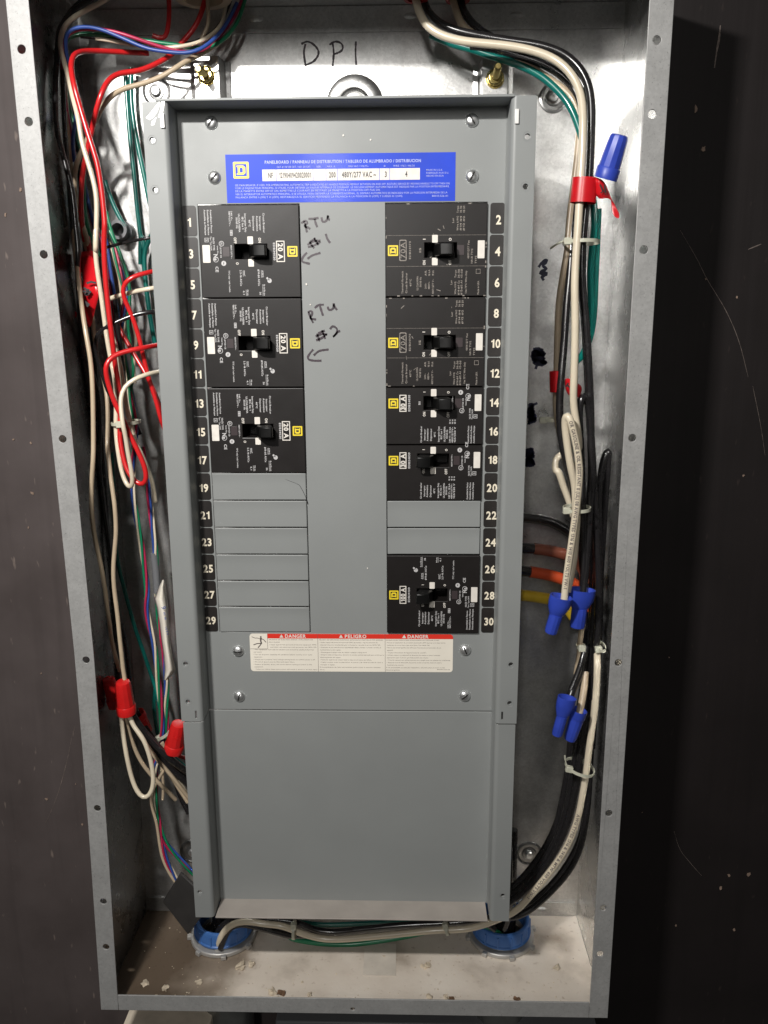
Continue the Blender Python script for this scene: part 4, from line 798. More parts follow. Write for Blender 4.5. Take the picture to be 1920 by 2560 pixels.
# control wires sweeping over from the top
GC = 'thin control wires across the top left'
wire('A 1535,20,28 1480,130 1420,220 1300,320,55 1200,345 1080,335 960,318 800,250,62 640,185 540,172 450,195,72 428,230 424,290 440,400 460,490,78 478,600 500,720,62 470,900 482,1050', RS+.0004, 'w_blue', 'thin blue wire sweeping across the top left corner', GC)
wire('A 1570,-10,24 1530,90 1480,165 1400,260 1310,328,45 1180,338 1000,290 800,222,62 700,195 560,185 470,200,66 420,240 400,330 395,480 420,640 450,830 485,1010,60', RS+.0003, 'w_pink', 'thin crimson wire above the green one across the top left corner', GC)
wire('A 1590,-10,24 1545,130 1500,200 1420,280,40 1300,312 1150,292 1040,278 900,255 780,237 640,224 520,220 440,240,58 400,330 395,460 405,560 440,680 480,800 510,920 540,1040 545,1200 550,1400 590,1540 620,1640,55 B 700,130 735,240,48', RS+.0005, 'w_green', 'thin green wire sweeping across the top left and down the gutter', GC)
wire('A 1465,20,30 1440,150 1390,210 1300,270 1180,300,52 1050,310 900,298 800,280 700,258 620,250', RS+.0004, 'w_white', 'thin white wire along the bottom of the control bundle', GC)
wire('A 1495,0,28 1420,170 1330,245 1200,288 1000,287 800,265 640,245 520,236,55', RS+.0004, 'w_black', 'thin black wire tucked under the green one in the control bundle', GC)
wire('S 120,-30,40 130,150 120,300 100,450 60,560 A 990,230,45', RL, 'w_red', 'dark red wire hanging from the top behind the control bundle', GLW)
wire('S 660,-30,42 655,120 680,280 650,420 560,530 A 1300,290,42', RS+.0005, 'w_beige', 'thin beige wire dropping from the top behind the control bundle', GC)
def twisted(spec, cols, r, pitch, label, jacket=None):
    P_ = route(spec, 0.003); L_ = [0]
    for a, b in zip(P_, P_[1:]): L_.append(L_[-1] + (b-a).length)
    t = thing('twisted_cable', label, 'cable', P_[-1], 'twisted control cables'); n = len(P_)
    tan = [(P_[min(i+1,n-1)]-P_[max(i-1,0)]).normalized() for i in range(n)]; ref = Vector((1,0,0)); k = len(cols)
    for c, m in enumerate(cols):
        path = []
        for i in range(n):
            u = (ref - tan[i]*ref.dot(tan[i])).normalized(); w = tan[i].cross(u); a = 2*math.pi*(L_[i]/pitch + c/k)
            path.append(P_[i] + (u*math.cos(a) + w*math.sin(a))*r*1.42)
        o = MB().tube(path, r, 8).build('conductor', m, t, smooth=60)
    return P_, t
twisted('B 840,180,42 895,370 930,510 915,690 900,850 915,1000 945,1150 965,1320 1000,1450 C 1000,60,55 985,230 980,400 992,520 1020,680 1045,820 1070,1000 1090,1180 1085,1300 1110,1440 1140,1560 D 1155,250 1172,420 1190,600 1200,750,52 1190,900 1150,1050 1140,1150 1150,1300 1172,1450 1190,1600 E 605,330,60 630,420 680,530 740,640',
        ['w_pink', 'w_green', 'w_white', 'w_blue'], RS, 0.15, 'twisted crimson, green, white and blue cable running down into the charcoal sleeve')
p2, t2 = twisted('C 1050,110,48 1085,300 1095,430 1115,560 1130,700 1148,830 1155,960 1160,1100 1165,1220 1180,1400 1205,1560 D 1215,180 1225,330 1235,450 1230,600 1235,800 1250,960,48', ['w_pink', 'w_green', 'w_white', 'w_blue'], RS, 0.15, 'twisted cable with a grey jacket and cream tag beside number 25')
jk = route('C 1140,895,48 1150,980 1160,1090 1166,1190', 0.003); MB().tube(jk, 0.0037, 12).build('jacket', 'w_grey', t2, smooth=60)
twisted('D 1225,640,44 1205,860 1162,1050 1150,1160 1156,1320 1172,1440 E 588,190,58 610,265 648,335 712,412 785,485 860,560', ['w_green', 'w_pink', 'w_blue'], RS, 0.14, 'twisted cable branching right behind the rail above the charcoal sleeve')
# cream printed tag: a curled strip of peeled label
mb = MB(); g = []
TE = [(1095,1203,1216),(1150,1175,1226),(1235,1142,1238),(1300,1160,1246),(1420,1180,1254),(1560,1198,1262),(1660,1213,1276),(1762,1220,1300),(1800,1217,1275),(1837,1214,1235)]
for y_, xa_, xb_ in TE:
    for j in range(7):
        u = j/6; g.append(pt('C', xa_+(xb_-xa_)*u, y_, 66 + 9*math.sin(math.pi*u) + 2*math.sin(y_*.02)))
for i in range(len(TE)-1):
    for j in range(6): a = i*7+j; mb.f.append((a, a+1, a+8, a+7))
mb.v = [tuple(p) for p in g]
tg = mb.build('cable_tag', 'cream', smooth=80); sm = tg.modifiers.new('thick', 'SOLIDIFY'); sm.thickness = 0.0004
tag(tg, 'cream printed cable tag curled against the left rail below number 27', 'tag')
mb = MB()
for k, (s, y, h) in enumerate((('9', 1300, .0045), ('m', 1345, .003), ('w', 1380, .003), ('1 6 0 6', 1470, .0022))):
    p = pt('C', 1212+8*k, y, 78.5); text(mb, s, p, (0.2,0,-0.97), (0.97,0,0.2), h)
mb.build('tag_print', 'w_blue', tg, smooth=0, fix=False)

# ---- left connectors, flags and fittings
def nut(base, tip, r0, material, label, group, kind='bell', side=(1,0,0)):
    """twist-on connector: open skirt at base, closed barrel at tip"""
    a, b = Vector(base), Vector(tip); L = (b-a).length
    t = thing('wire_connector', label, 'connector', a, group)
    if kind == 'bell':
        prof = [(r0*.45, L*.45), (r0*.80, L*.12), (r0*.92, 0), (r0, 0), (r0*.98, L*.16), (r0*.90, L*.30), (r0*.66, L*.46), (r0*.58, L*.50)]
        MB().lathe(prof, a, b-a, 24, squash=0.72, side=side, caps=False).build('skirt', material, t, smooth=40)
        MB().lathe([(r0*.55, L*.485), (r0*.555, L*.56), (r0*.545, L*.93), (r0*.50, L*.985), (r0*.40, L), (0, L)], a, b-a, 24, squash=0.92, side=side, flute=0.035).build('barrel', material, t, smooth=25)
    else:
        MB().lathe([(r0*.80, L*.12), (r0*.92, 0), (r0, 0), (r0*1.02, L*.24), (r0*.94, L*.27)], a, b-a, 20, side=side, caps=False).build('skirt', material, t, smooth=40)
        MB().lathe([(r0*.90, L*.255), (r0*.86, L*.5), (r0*.76, L*.92), (r0*.68, L*.985), (r0*.5, L), (0, L)], a, b-a, 24, side=side, flute=0.03).build('barrel', material, t, smooth=25)
    return t
GR_ = 'red twist-on connectors'
nut(pt('D',938,655,98), pt('D',908,425,104), 0.0094, 'nutred', 'bright red twist-on connector with white wires looping below it', GR_, 'cone')
nut(pt('D',862,605,84), pt('D',800,400,88), 0.0080, 'nutred', 'darker red connector leaning left behind the bright red one', GR_, 'cone')
nut(pt('D',1285,935,82), pt('D',1325,735,88), 0.0098, 'nutred', 'red twist-on connector tucked against the left rail', GR_, 'cone')
nut(pt('D',1010,665,60), pt('D',1090,800,52), 0.0085, 'nutred', 'shadowed red connector behind the black wires', GR_, 'cone')
wire('D 893,640,96 910,800 935,960,104 970,1120 1010,1230 1060,1300,110 1110,1272 1135,1200 1130,1080 1100,950 1050,830,104 990,760 945,640,97', RL+.0002, 'w_white', 'long white loop hanging below the red connectors', GLW)
wire('D 925,640,94 935,720 970,850 1040,1010 1130,1130 1220,1220,80 1300,1300,70', RL, 'w_beige', 'beige wire slanting right behind the white loop', GLW)
wire('D 960,650,90 1000,770 1090,900 1160,1000 1250,1100,76 1400,1290,66', RL, 'w_beige', 'beige wire running from the connectors to the lower rail', GLW)
wire('D 965,640,92 1010,720 1060,790 1150,890 1250,990,88 1420,1120,70', 0.0034, 'w_black', 'thick black wire from the red connectors to the rail', GLW)
wire('D 975,650,84 1040,800 1130,910 1230,1040 1330,1130 1440,1230,66', 0.0032, 'w_black', 'second thick black wire below the first at the lower rail', GLW)
wire('D 1180,900,60 1200,1080 1210,1200 1205,1300,60', RS+.0003, 'w_beige', 'thin beige end hanging behind the lower left wires', GLW)
wire('D 1200,880,74 1250,960 1330,1050 1420,1100,66', RL, 'w_beige', 'short beige wire between the black ones at the lower rail', GLW)
wire('D 1290,1090,68 1320,1150 1365,1230 1430,1330,60', RL, 'w_white', 'white wire end slipping behind the lower left rail', GLW)
wire('E 690,-330,60 E 540,-80,62 525,0 540,80 565,160 E 590,330,62 610,430 660,540 720,630', RS+.0004, 'w_beige', 'thin beige wire following the twisted cable into the charcoal sleeve', GLW)
# red marker flags of tape
def flag(name_label, quads, bands, marks=()):
    t = thing('tape_flag', name_label, 'tape', bands[0][0] if bands else quads[0][0], 'red tape flags')
    for c, rx, ry, h, tilt in bands:   # wrapped round the wires
        mb = MB(); ax = Vector((math.sin(tilt), 0, math.cos(tilt))); u = Vector((math.cos(tilt), 0, -math.sin(tilt))); n = 20
        for k in range(n):
            a = 2*math.pi*k/n; p = Vector(c) + u*rx*math.cos(a) + Vector((0,1,0))*ry*math.sin(a)
            q = Vector(c) + u*(rx+.0004)*math.cos(a) + Vector((0,1,0))*(ry+.0004)*math.sin(a)
            mb.v += [tuple(p-ax*h/2), tuple(p+ax*h/2), tuple(q+ax*h/2), tuple(q-ax*h/2)]
        for k in range(n):
            a, b = k*4, ((k+1)%n)*4
            for i in range(4): mb.f.append((a+i, a+(i+1)%4, b+(i+1)%4, b+i))
        mb.build('wrap', 'tape', t, smooth=50)
    for P_ in quads:   # loose tails: strips given by left/right edge points
        mb = MB(); n = len(P_)//2
        mb.v = [tuple(p) for p in P_]; mb.f = [(2*i, 2*i+1, 2*i+3, 2*i+2) for i in range(n-1)]
        o = mb.build('tail', 'tape', t, smooth=80); s_ = o.modifiers.new('s', 'SUBSURF'); s_.levels = 2; s_.render_levels = 2; k = o.modifiers.new('thick', 'SOLIDIFY'); k.thickness = 0.0003
    for segs, w, win, d in marks:
        mb = MB()
        for sgm in segs: mb.ribbon([pt(win, x, y, d) for x, y in sgm], (0,-1,0), w, 0.0002)
        mb.build('pen_mark', 'ink', t, smooth=0)
q = lambda win, *L: [pt(win, x, y, d) for x, y, d in L]
flag('red tape flag with black pen marks hanging on the left gutter wires', [q('X', (270,440,70),(470,410,76),(300,640,80),(500,640,86),(330,800,88),(500,810,92),(290,870,92),(530,850,95),(310,1000,92),(540,1010,95),(330,1200,86),(480,1180,90),(370,1430,78),(430,1450,80)), q('X', (10,1230,60),(230,1170,74),(20,1320,62),(240,1290,74),(20,1400,62),(150,1370,70))],
     [(pt('X',380,520,62), .0090, .0075, .016, -0.12)], [([[(330,880),(400,930)],[(320,930),(430,940)],[(360,990),(400,900)],[(340,970),(410,960)],[(310,1050),(410,1120)],[(330,1090),(390,1140)],[(370,820),(430,800),(500,815)]], .0018, 'X', 97.5)])
flag('red tape flag wrapped below the blue connector on the right-hand wires', [q('I', (520,1150,96),(545,1290,96),(560,1150,103),(590,1290,103),(600,1175,98),(625,1280,100),(640,1270,96),(655,1310,98),(645,1330,96),(672,1340,97),(650,1385,98),(700,1390,98),(672,1410,99),(694,1420,99))],
     [(pt('I',468,1235,94), .0106, .0075, .0200, 0.05)], [([[(570,1195),(590,1240),(575,1250)],[(600,1200),(605,1250)],[(603,1258),(606,1262)]], .0013, 'I', 104)])
flag('small red tape flag on the right-hand wires near the pen scribbles', [q('J', (335,985,82),(345,1090,82),(385,1010,94),(385,1130,94),(440,1040,90),(440,1110,92),(462,1060,88),(425,1160,90))],
     [(pt('J',290,1020,72), .0062, .006, .0190, -0.06)], [([[(355,1040),(375,1060)],[(350,1055),(365,1030)]], .0014, 'J', 95)])
wf = thing('conduit_fitting', 'small grey fitting on the back panel left of number 1', 'fitting', pt('A',810,1500,4), None)
MB().lathe([(0.0105, 0), (0.0105, 0.012), (0.009, 0.013), (0.0088, 0.022), (0.006, 0.022), (0.006, 0.004), (0, 0.004)], pt('A',812,1505,2), (0,-1,0), 24).build('body', 'w_grey', wf)

# ---- charcoal sleeve at the lower left corner
P4 = [pt('E',745,545,78), pt('E',862,655,92), pt('E',905,860,92), pt('E',800,1000,86), pt('E',612,758,72)]
mb = MB(); n5 = len(P4); nrm = Vector((0.1,-1,0.1)).normalized(); mb.v = [tuple(p) for p in P4] + [tuple(p - nrm*0.006) for p in P4]
mb.f = [tuple(range(n5)), tuple(range(2*n5-1, n5-1, -1))] + [(i, (i+1)%n5, (i+1)%n5+n5, i+n5) for i in range(n5)]
sl = mb.build('insulating_sleeve', 'sheath', bevel=0.0012); tag(sl, 'flat charcoal insulating sleeve leaning into the left blue bushing', 'sleeve')

# ================================================================== right gutter
RW = 0.0035
a_, _ = wire('H 195,-60,55 215,40 240,105 290,180 380,232 500,265 650,282 800,297 950,325 1080,370,76 1170,430 1240,520 1280,640 1290,800,90 1285,1000 1275,1150 J 428,20,95 415,200 407,400 410,650 V 800,430,98 790,650 812,850 845,1050 868,1250,94 860,1450,85 850,1700 840,2000 K 422,340 412,470 402,610 380,730,104 358,830,108',
     RW, 'w_white', 'thick white wire arching over the top right and down to the blue connectors', GRW)
b_, bo = wire('K 338,880,116 348,780 365,650 385,520 405,380 425,220 437,80 J 437,1590,112 427,1480 404,1370 385,1290 368,1245,112 350,1240 342,1275 348,1350,104 365,1480 390,1620 K 405,120,98 412,250 408,350', RW*.98, 'w_white', 'printed white wire with a short loop end above its blue connector', GRW)
# printing along that wire
def print_on(path, s, start, h, r, parent, adv=0.82, flip=1):
    L_ = [0]
    for a, b in zip(path, path[1:]): L_.append(L_[-1]+(b-a).length)
    mb = MB(); d = start
    for ch in s:
        gv, gf, w = glyph(ch, True); sz = h/0.7; wd_ = w*sz*adv
        q = d + wd_/2; i = next((k for k in range(len(L_)) if L_[k] >= q), None)
        if i is None or i < 1 or i >= len(path)-1: break
        if gv:
            w_ = (q-L_[i-1])/max(1e-9, L_[i]-L_[i-1]); c = path[i-1].lerp(path[i], w_)
            t = (path[min(i+1,len(path)-1)]-path[max(i-2,0)]).normalized()*flip; view = (CAM-c).normalized(); sd = view.cross(t).normalized(); nv = t.cross(sd).normalized()
            if nv.dot(view) < 0: nv = -nv
            up_ = sd
            vs = []
            for x, y in gv:
                uu = (y-0.35)*sz; xx = (x-w/2)*sz*adv; dep = r + 0.00008
                vs.append(c + t*xx + up_*uu + nv*dep)
            mb.add(vs, gf)
        d += wd_
    return mb.build('wire_print', 'greyink', parent, smooth=0, fix=False)
pr = [p for p in b_]; k1 = min(range(len(pr)), key=lambda i: (pr[i]-pt('V',705,890,112)).length)
print_on(pr[:k1][::-1], 'OR GASOLINE & OIL RESISTANT II (UL) 08 AWG TYPES 1316 & 1410 600 VOLTS VW-1', 0.003, 0.0029, RW*.98, bo, adv=0.90, flip=1)
wire('H 245,-60,45 268,50 335,135 450,192 600,228 800,262 1000,292 1150,342 1250,420 1315,525,76 1342,650 1342,850 1330,1150 J 466,10,85 455,200 456,400 475,600 490,800 500,1000 508,1200 512,1400 516,1640 K 505,200,88 490,500 470,760,96 460,850,98', RW, 'w_black', 'glossy black wire outside the thick white one over the top right', GRW)
wire('H 480,-60,36 510,60 560,140 640,212 800,285 950,318,52 1100,370 1230,460 1300,570 1322,700 1318,900 1305,1150 J 442,50,68 445,300 465,560 480,760 K 530,300,72 545,600 540,800 520,1100 490,1400 470,1640 M 435,300 395,600 350,850 280,1050 180,1220 80,1350,66 -10,1440 G 330,870,60 300,960', RW, 'w_black', 'black wire from the second top entry, running down to the right bushing', GRW)
wire('H 560,292,42 700,314 850,354 1000,404 1120,464 1205,540 1255,620 1280,760,56 1275,1000 1250,1180 J 388,10,62 385,150 372,350 352,550 335,800 318,1000,78 308,1200 322,1400 365,1600 K 378,60,82 400,200 430,350 455,600 462,800,94', RW, 'w_black', 'black wire on the inner side of the thick white one', GRW)
wire('H 430,-60,40 465,60 495,150 540,200 640,250 760,300,46 900,400,44 1050,500 1150,566 1230,650 1265,760,56 1258,950 1230,1200 1195,1500 J 362,160,66 332,330 306,500 297,700 292,900 288,1080 283,1150 296,1270 316,1380,60 350,1480', RW*.92, 'w_beige', 'beige wire left of the others at the small red flag', GRW)
wire('J 350,1490,70 330,1496 290,1506 275,1552 288,1625 K 292,20,80 315,90 345,175 378,262 395,340,76', RW*.95, 'w_white', 'white wire with a rounded elbow beside number 20, ending at the white tie', GRW)
wire('H 300,225,32 430,282 560,316 700,365 850,412 1000,482 1100,562 1190,662 1240,762 1272,860,60 1302,960 1330,1100 J 537,-10,68 520,150 508,350 514,500 506,690 482,800 450,870 395,905,44', RW*.95, 'w_teal', 'teal green wire under the arch at the top right', GRW)
wire('J 560,-100,62 556,20 548,190 540,400 530,600 508,735,52 470,830,44', RW*.85, 'w_teal', 'second teal wire at the right of the bundle below the red flag', GRW)
wire('K 462,830,96 462,500 455,200 J 452,1640,88 442,1400 434,1225 446,1135,92 468,1107 490,1137 503,1232 513,1400 526,1640 K 530,200,82 547,500 560,800 550,1100 530,1400 505,1640 M 480,200,76 442,500 402,750 352,950 272,1120 162,1280 62,1390,70 -20,1445', RW, 'w_black', 'black wire with a tall hairpin loop beside number 14', GRW)
wire('M 530,440,58 545,200 K 562,1640,60 577,1400 582,1000 567,600 560,200 J 576,1640,60 586,1560 606,1492 628,1464 652,1492 668,1582 680,1640 K 664,150,56 648,500 636,900 625,1300 610,1640,48 M 588,350,45', RW, 'w_black', 'black wire with a hairpin loop next to the right flange', GRW)
wire('K 500,260,62 515,600 520,900 505,1200 480,1500 M 455,200,60 430,420 395,640 360,800 310,980 240,1120 140,1260 40,1370,62 -30,1420', RW, 'w_black', 'black wire in the middle of the lower right bundle', GRW)
wire('K 590,300,50 600,800 590,1300 M 560,250,52 530,450 505,640 485,850 443,1080 372,1230 262,1362 142,1472 40,1532,62 G 320,880,58', RW, 'w_black', 'outermost black wire of the lower right curve', GRW)
wire('M 385,340,44 360,600 322,800 272,1000 200,1150 100,1280 10,1372,48 -40,1410', RW*1.05, 'w_black', 'innermost black wire of the lower right curve', GRW)
lw, lwo = wire('K 520,600,44 535,850,50 545,1060,58 549,1160,70 553,1300,88 546,1480 531,1640 M 541,120 531,230 502,430 481,600 456,750 425,900 370,1050 300,1170 200,1300 100,1420 20,1500,86 G 300,862,82 200,905 100,937 0,957 F 1150,965,80 950,985 700,1010 450,1030 300,1025 140,980 0,925 E 1420,925 1250,900 1150,908 1078,958 1040,1020,72 1010,1120,66',
     RW, 'w_white', 'long white wire curving from the right gutter under the cover to the left bushing', GRW)
k0 = min(range(len(lw)), key=lambda i: (lw[i]-pt('M',418,860,92)).length)
print_on(lw[k0:], 'AWG TYPES 1316 & 1410 & MTW 600 VOLTS VW-1', 0.002, 0.0029, RW, lwo, adv=1.1)
wire('K 460,1040,74 450,1080 442,1130 440,1200 430,1280 415,1360,66', RW*.8, 'w_beige', 'short beige wire through the small tie head below the blue connectors', GRW)
wire('N 1095,330,80 1090,420 1075,540 1055,650 1030,760,96', RW, 'w_beige', 'beige wire dropping into the lower right blue connector', GRW)
wire('K 480,1180,72 458,1290 425,1390 385,1480,92 362,1560,98', RW*1.15, 'w_black', 'black wire pair dropping into the lower left blue connector', GRW)
wire('N 940,520,92 1000,380 1060,200 1080,120,80', RW*.8, 'w_black', 'thin black wire beside the lower connectors', GRW)
wire('K 430,420,40 445,700 470,950 470,1200 450,1500 M 425,250,42 395,480 355,680 315,850 255,1010 180,1140 70,1280,46 -20,1360', RW, 'w_black', 'black wire at the back of the lower right bundle', GRW)
wire('K 620,250,40 612,700 605,1200 M 575,200,40 548,420 520,620 495,800 455,980 400,1120 310,1260 210,1370 110,1450,50 10,1500', RW*.9, 'w_black', 'black wire between the long white one and the right flange', GRW)
# ---- bottom run
wire('E 985,1100,60 1010,1000 1050,930 1150,885,62 F 0,888 140,912 250,960 400,978 600,958 900,928 1200,912 1400,898,66 G 120,885,62 230,960', RW, 'w_black', 'black wire along the cabinet floor above the long white one', GBW)
wire('E 1040,1100,72 1075,1000 1120,935 1200,917 1300,937 1450,977 1560,1007 F 70,1003 200,1003,66 400,990,60', RW, 'w_black', 'glossy black wire leaving the left bushing in front', GBW)
wire('E 1560,990,60 F 60,1015,58 150,1038 300,1060 500,1068 700,1047 900,1014 1080,975,52 1200,930', RW*.9, 'w_green', 'green wire sagging under the white one along the cabinet floor', GBW)
wire('G 20,880,50 90,912 160,945 230,972 300,1015,58 330,1090', RW*.95, 'w_green', 'green wire dipping into the right blue bushing', GBW)
wire('F 140,905,40 320,925 600,915 900,895 1100,880', RW*.8, 'w_teal', 'teal wire deep under the cover bottom lip', GBW)

# ---- taped phase cables coming out behind the right rail
for spec, s0, m, lab in (('K -40,545,64 75,545 140,549 240,560 340,585,60 430,640,44 500,760', 3, 'w_brown', 'black cable with brown tape behind the right rail at number 26'), ('K -40,690,70 70,693 112,697 250,722 400,775,62 450,830,44 480,950', 3, 'w_orange', 'black cable with orange tape behind the right rail at number 28'), ('K -60,850,68 20,848 60,850 140,858 250,878,62 340,910,44 400,990', 2, 'w_yellow', 'cable with yellow tape behind the right rail at number 30'),
                         ('K -60,345,30 60,345 160,355 280,385,26 380,450', 2, 'w_black', 'dark cable against the back panel behind the right rail at number 24')):
    P_ = route(spec, 0.004); k = min(range(len(P_)), key=lambda i: abs(P_[i].x - pt('K', 138 if s0 == 3 and m == 'w_brown' else 112 if m == 'w_orange' else 40, 545, 64).x))
    t = thing('phase_cable', lab, 'cable', P_[0], 'phase cables behind the right rail')
    MB().tube(P_, 0.0052, 12).build('cable', 'w_black', t, smooth=60)
    if m != 'w_black': MB().tube(P_[k:], 0.0057, 14).build('tape_wrap', m, t, smooth=60)

# ---- blue connectors
GB_ = 'blue twist-on connectors'
nut(pt('I',605,1160,100), pt('I',700,872,108), 0.0098, 'nutblue', 'upturned blue connector above the red flag, leaning right', GB_, 'cone')
nut(pt('K',322,858,120), pt('K',250,1095,116), 0.0108, 'nutblue', 'blue connector on the printed white wire, tip pointing down left', GB_)
nut(pt('K',455,812,102), pt('K',422,1060,102), 0.0128, 'nutblue', 'wide blue connector on the black wires right of the printed one', GB_)
nut(pt('N',905,595,108), pt('N',795,990,106), 0.0092, 'nutblue', 'lower blue connector with an open skirt holding black wires', GB_)
nut(pt('N',1030,725,100), pt('N',930,1035,98), 0.0078, 'nutblue', 'smaller blue connector beside the lower open one', GB_, 'cone')

# ---- zip ties
def tie(win, x0, y0, x1, y1, d, depth_r, label, head=0, w=0.0030, tail=None, rot=0):
    a = pt(win, x0, y0, d); b = pt(win, x1, y1, d); c = (a+b)/2; u = (b-a); hw = u.length/2; u.normalize(); ax = u.cross(Vector((0,1,0))).normalized(); n = 28
    t = thing('cable_tie', label, 'tie', c, 'white nylon cable ties'); mb = MB()
    for k in range(n):
        an = 2*math.pi*k/n
        for rr, s in ((0, -1), (0, 1), (.0008, 1), (.0008, -1)):
            p = c + u*(hw+rr)*math.cos(an) + Vector((0,1,0))*(depth_r+rr)*math.sin(an) + ax*s*w/2; mb.v.append(tuple(p))
    for k in range(n):
        p, q = k*4, ((k+1)%n)*4
        for i in range(4): mb.f.append((p+i, p+(i+1)%4, q+(i+1)%4, q+i))
    mb.build('band', 'tie', t, smooth=60)
    h = c - u*hw*0.9*(1 if head == 0 else -1 if head == 1 else 0) + Vector((0, -depth_r*(0.55 if head < 2 else 1.0), 0)); m2 = MB()
    e1, e2, e3 = u*0.0034, ax*0.0030, Vector((0,1,0))*0.0026
    m2.add([h+e1*i+e2*j+e3*k for k in (-1,1) for j in (-1,1) for i in (-1,1)], [(0,1,3,2),(4,6,7,5),(0,4,5,1),(2,3,7,6),(0,2,6,4),(1,5,7,3)])
    m2.build('head', 'tie', t, bevel=0.0006)
    if tail: MB().tube([pt(*q) for q in tail], 0.0009, 6).build('tail', 'tie', t)
tie('B', 838,1475,1030,1465, 84, .016, 'white cable tie round the left bundle beside number 15', head=2)
tie('D', 1175,835,1250,800, 50, .008, 'small white cable tie beside the red connector at the left rail')
tie('J', 335,120,560,118, 80, .018, 'white cable tie across the right wires beside number 4', tail=[('J',335,110,92),('J',290,130,88),('J',250,158,80)])
tie('K', 335,290,505,285, 98, .014, 'white cable tie round the printed white wire beside number 22')
tie('K', 420,1180,470,1180, 74, .006, 'small white tie head below the wide blue connector', head=2)
tie('K', 548,1185,600,1180, 78, .012, 'pale cable tie at the right flange near the lower bundle')
tie('M', 350,545,528,585, 84, .016, 'white cable tie with a round head on the lower right bundle', tail=[('M',345,520,98),('M',342,490,98)])
tie('F', 104,905,106,1015, 80, .009, 'white cable tie near the left bushing under the cover lip')
tie('F', 1222,905,1245,980, 80, .009, 'white cable tie near the right bushing under the cover lip')
tie('J', 190,1268,290,1266, 40, .010, 'yellowed cable tie close to the back panel by the pen scribbles')
# ---- red rings and a pale bushing where cables enter through the top
for win, x, y, d, r, m, lab in (('H',208,-2,57,.0105,'topring','red plastic ring round the white wire at the top entry'), ('H',478,6,42,.0105,'topring','red plastic ring round the second wire pair at the top entry'), ('S',590,-12,56,.0240,'w_beige','pale round bushing at the top edge above the stud')):
    t = thing('cable_entry', lab, 'bushing', pt(win, x, y, d), 'cable entries through the top')
    MB().lathe([(r*.72, 0), (r, 0), (r*1.06, 0.002), (r*1.06, 0.008), (r*.9, 0.011), (r*.72, 0.011), (r*.72, 0)], pt(win, x, y, d), (0,0,1), 28, caps=False).build('ring', m, t, smooth=50)
# ================================================================== bushings in the cabinet floor
ZF = ZB + TH
for cx, cy, lab in ((-0.1530, -0.0405, 'blue plastic bushing with metal locknut at the left of the cabinet floor'), (0.1615, -0.036, 'blue plastic bushing with metal locknut at the right of the cabinet floor')):
    t = thing('conduit_bushing', lab, 'bushing', (cx, cy, ZF), 'blue conduit bushings')
    mb = MB().lathe([(0.0280, 0), (0.0365, 0), (0.0372, 0.0008), (0.0372, 0.0042), (0.0362, 0.005), (0.0280, 0.005), (0.0280, 0)], (cx, cy, ZF+0.0004), (0,0,1), 32, caps=False)
    mb.build('locknut', 'locknut', t, bevel=0.0003)
    for k in range(8):
        a = 2*math.pi*k/8 + 0.2; p = Vector((cx + 0.0385*math.cos(a), cy + 0.0385*math.sin(a), ZF+0.0028)); d = Vector((math.cos(a), math.sin(a), 0)); s = Vector((-d.y, d.x, 0)); m2 = MB()
        m2.add([p + d*i*0.0022 + s*j*0.0028 + Vector((0,0,k2*0.0022)) for k2 in (-1,1) for j in (-1,1) for i in (-1,1)], [(0,1,3,2),(4,6,7,5),(0,4,5,1),(2,3,7,6),(0,2,6,4),(1,5,7,3)]); m2.build('lug', 'locknut', t, bevel=0.0004)
    MB().lathe([(0.0285, 0.0055), (0.0305, 0.0055), (0.0300, 0.0068), (0.0285, 0.0085), (0.0285, 0.0062)], (cx, cy, ZF), (0,0,1), 32, caps=False).build('thread', 'conduit', t)
    MB().lathe([(0.0270, 0.008), (0.0330, 0.0085), (0.0333, 0.0105), (0.0322, 0.0115), (0.0318, 0.0235), (0.0308, 0.0252), (0.0290, 0.0258), (0.0268, 0.0245), (0.0262, 0.022), (0.0262, 0.008), (0.0270, 0.008)], (cx, cy, ZF), (0,0,1), 40, caps=False).build('collar', 'bush', t, smooth=40)
    for k in range(14):
        a = 2*math.pi*k/14; d = Vector((math.cos(a), math.sin(a), 0)); s = Vector((-d.y, d.x, 0)); p = Vector((cx, cy, ZF+0.0165)) + d*0.0322; m2 = MB()
        m2.add([p + d*i*0.0009 + s*j*0.0009 + Vector((0,0,k2*0.0060)) for k2 in (-1,1) for j in (-1,1) for i in (-1,1)], [(0,1,3,2),(4,6,7,5),(0,4,5,1),(2,3,7,6),(0,2,6,4),(1,5,7,3)]); m2.build('rib', 'bush', t, bevel=0.0003)
# black cores of the cables dropping through each bushing
for k, (cx, cy, dx) in enumerate(((-0.148, -0.036, -.006), (-0.160, -0.042, .004), (-0.163, -0.030, .0), (0.160, -0.032, .004), (0.170, -0.040, -.004), (0.174, -0.028, .0))):
    P_ = catmull([Vector((cx, cy, -0.80)), Vector((cx, cy, -0.75)), Vector((cx+dx*.5, cy+.004, -0.70)), Vector((cx+dx, cy+.008, -0.65))])
    o = MB().tube(P_, 0.0052, 12).build('wire', 'w_black', smooth=60); tag(o, ['thick black wire in the left bushing, nearest the cover', 'thick black wire in the left bushing by the charcoal sleeve', 'thick black wire at the rear of the left bushing', 'thick black wire in the right bushing beside the green one', 'thick black wire in the right bushing, nearest the front', 'thick black wire at the right edge of the right bushing'][k], 'wire', 'feeder wires in the bushings')
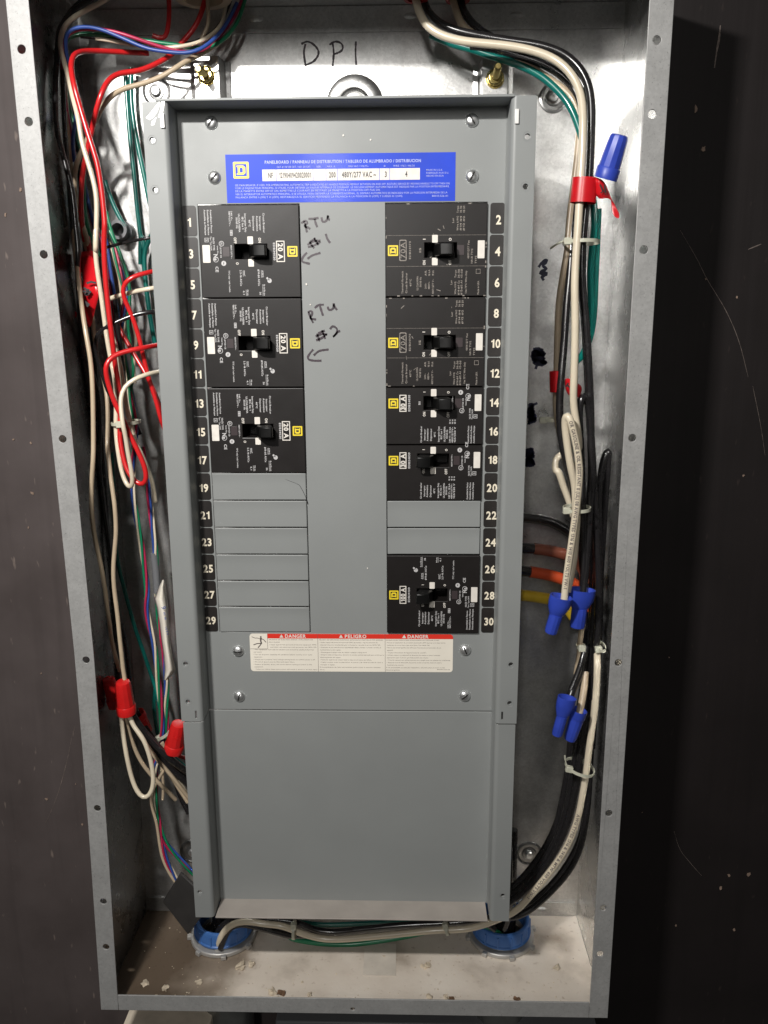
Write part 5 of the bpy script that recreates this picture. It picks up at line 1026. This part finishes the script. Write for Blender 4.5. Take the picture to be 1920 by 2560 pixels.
# ================================================================== debris on the cabinet floor
def onfloor(win, x, y):
    a, b = pw(win, x, y); d = RIGHT*((a-960)/F) + DOWN*((b-1280)/F) + FWD; return CAM + d*((ZF - CAM.z)/d.z)
crumbs = [('E',1190,1245,.0085,'largest pale plaster crumb in front of the left bushing'), ('E',1268,1220,.0058,'brownish plaster crumb beside the largest one'), ('E',880,1355,.0050,'flat plaster crumb left of the largest one'), ('E',632,1400,.0052,'plaster crumb near the left front corner'), ('E',1430,1425,.0070,'jagged plaster crumb at the front flange'), ('E',1488,1432,.0062,'dark dirty crumb beside the jagged one at the front flange'),
          ('E',480,1365,.0060,'dusty crumb in the shaded left corner'), ('F',1080,1235,.0066,'plaster crumb in the open floor right of centre'), ('F',1230,1470,.0050,'plaster crumb at the front flange right of centre'), ('F',1270,1475,.0042,'small dark crumb next to the right one at the flange'), ('F',220,1445,.0045,'small grey crumb at the front flange left of centre'), ('F',15,1430,.0048,'dark crumb at the front flange near the jagged one'), ('G',690,1245,.0058,'pale smear-like crumb on the right of the floor'), ('G',390,1480,.0046,'brown crumb at the front flange below the right bushing'), ('F',1100,1462,.0050,'pale crumb left of the flange pair'), ('F',770,1160,.0026,'tiny white crumb in the middle of the floor'), ('F',165,1350,.0024,'tiny white crumb left of the middle of the floor')]
for k, (w, x, y, r, lab) in enumerate(crumbs):
    c = onfloor(w, x, y); bm = bmesh.new(); bmesh.ops.create_icosphere(bm, subdivisions=2, radius=r)
    for v in bm.verts:
        q = 0.8*random.uniform(0.35, 1.3); v.co = Vector((v.co.x*q, v.co.y*q*0.8, v.co.z*q*0.5))
    me = bpy.data.meshes.new('plaster_crumb'); bm.to_mesh(me); bm.free(); me.materials.append(M['grime' if 'dark' in lab or 'brown c' in lab else 'crumb'])
    o = bpy.data.objects.new('plaster_crumb', me); COL.objects.link(o); o.location = (c.x, max(c.y, -0.138), ZF + r*0.2); o.rotation_euler = (0, 0, random.uniform(0, 6)); tag(o, lab, 'crumb', 'plaster crumbs on the cabinet floor')
grit = MB()
for _ in range(240):
    x = random.uniform(-0.24, 0.245); y = random.uniform(-0.14, -0.03) if random.random() < .6 else random.uniform(-0.143, -0.12); r = random.choice((.0005, .0006, .0008, .0011)); c = Vector((x, y, ZF+r*.4))
    grit.add([c+Vector(v)*r for v in ((1,0,0),(-1,0,0),(0,1,0),(0,-1,0),(0,0,.7),(0,0,-.7))], [(0,2,4),(2,1,4),(1,3,4),(3,0,4),(2,0,5),(1,2,5),(3,1,5),(0,3,5)])
tag(grit.build('grit', 'crumb', smooth=0), 'fine plaster grit sprinkled over the cabinet floor', 'grit', kind='stuff')
ct = MB().box(0.008, 0.043, -0.098, -0.052, ZF+0.0002, ZF+0.0007).build('tape_scrap', 'scrap', smooth=0)
tag(ct, 'pale square scrap of tape on the floor under the cover', 'tape')
# a dark hair lying over the first blank filler
P_ = [at(460+x*.2411, 850+y*.2411, YP-.001) for x, y in ((1020,1430),(1090,1460),(1190,1500),(1215,1535),(1245,1590),(1270,1650),(1285,1700))]
hr = MB().tube(catmull(P_, .003), 0.00022, 5).build('fibre', 'ink'); tag(hr, 'dark bent fibre lying on the blank filler at number 19', 'fibre')
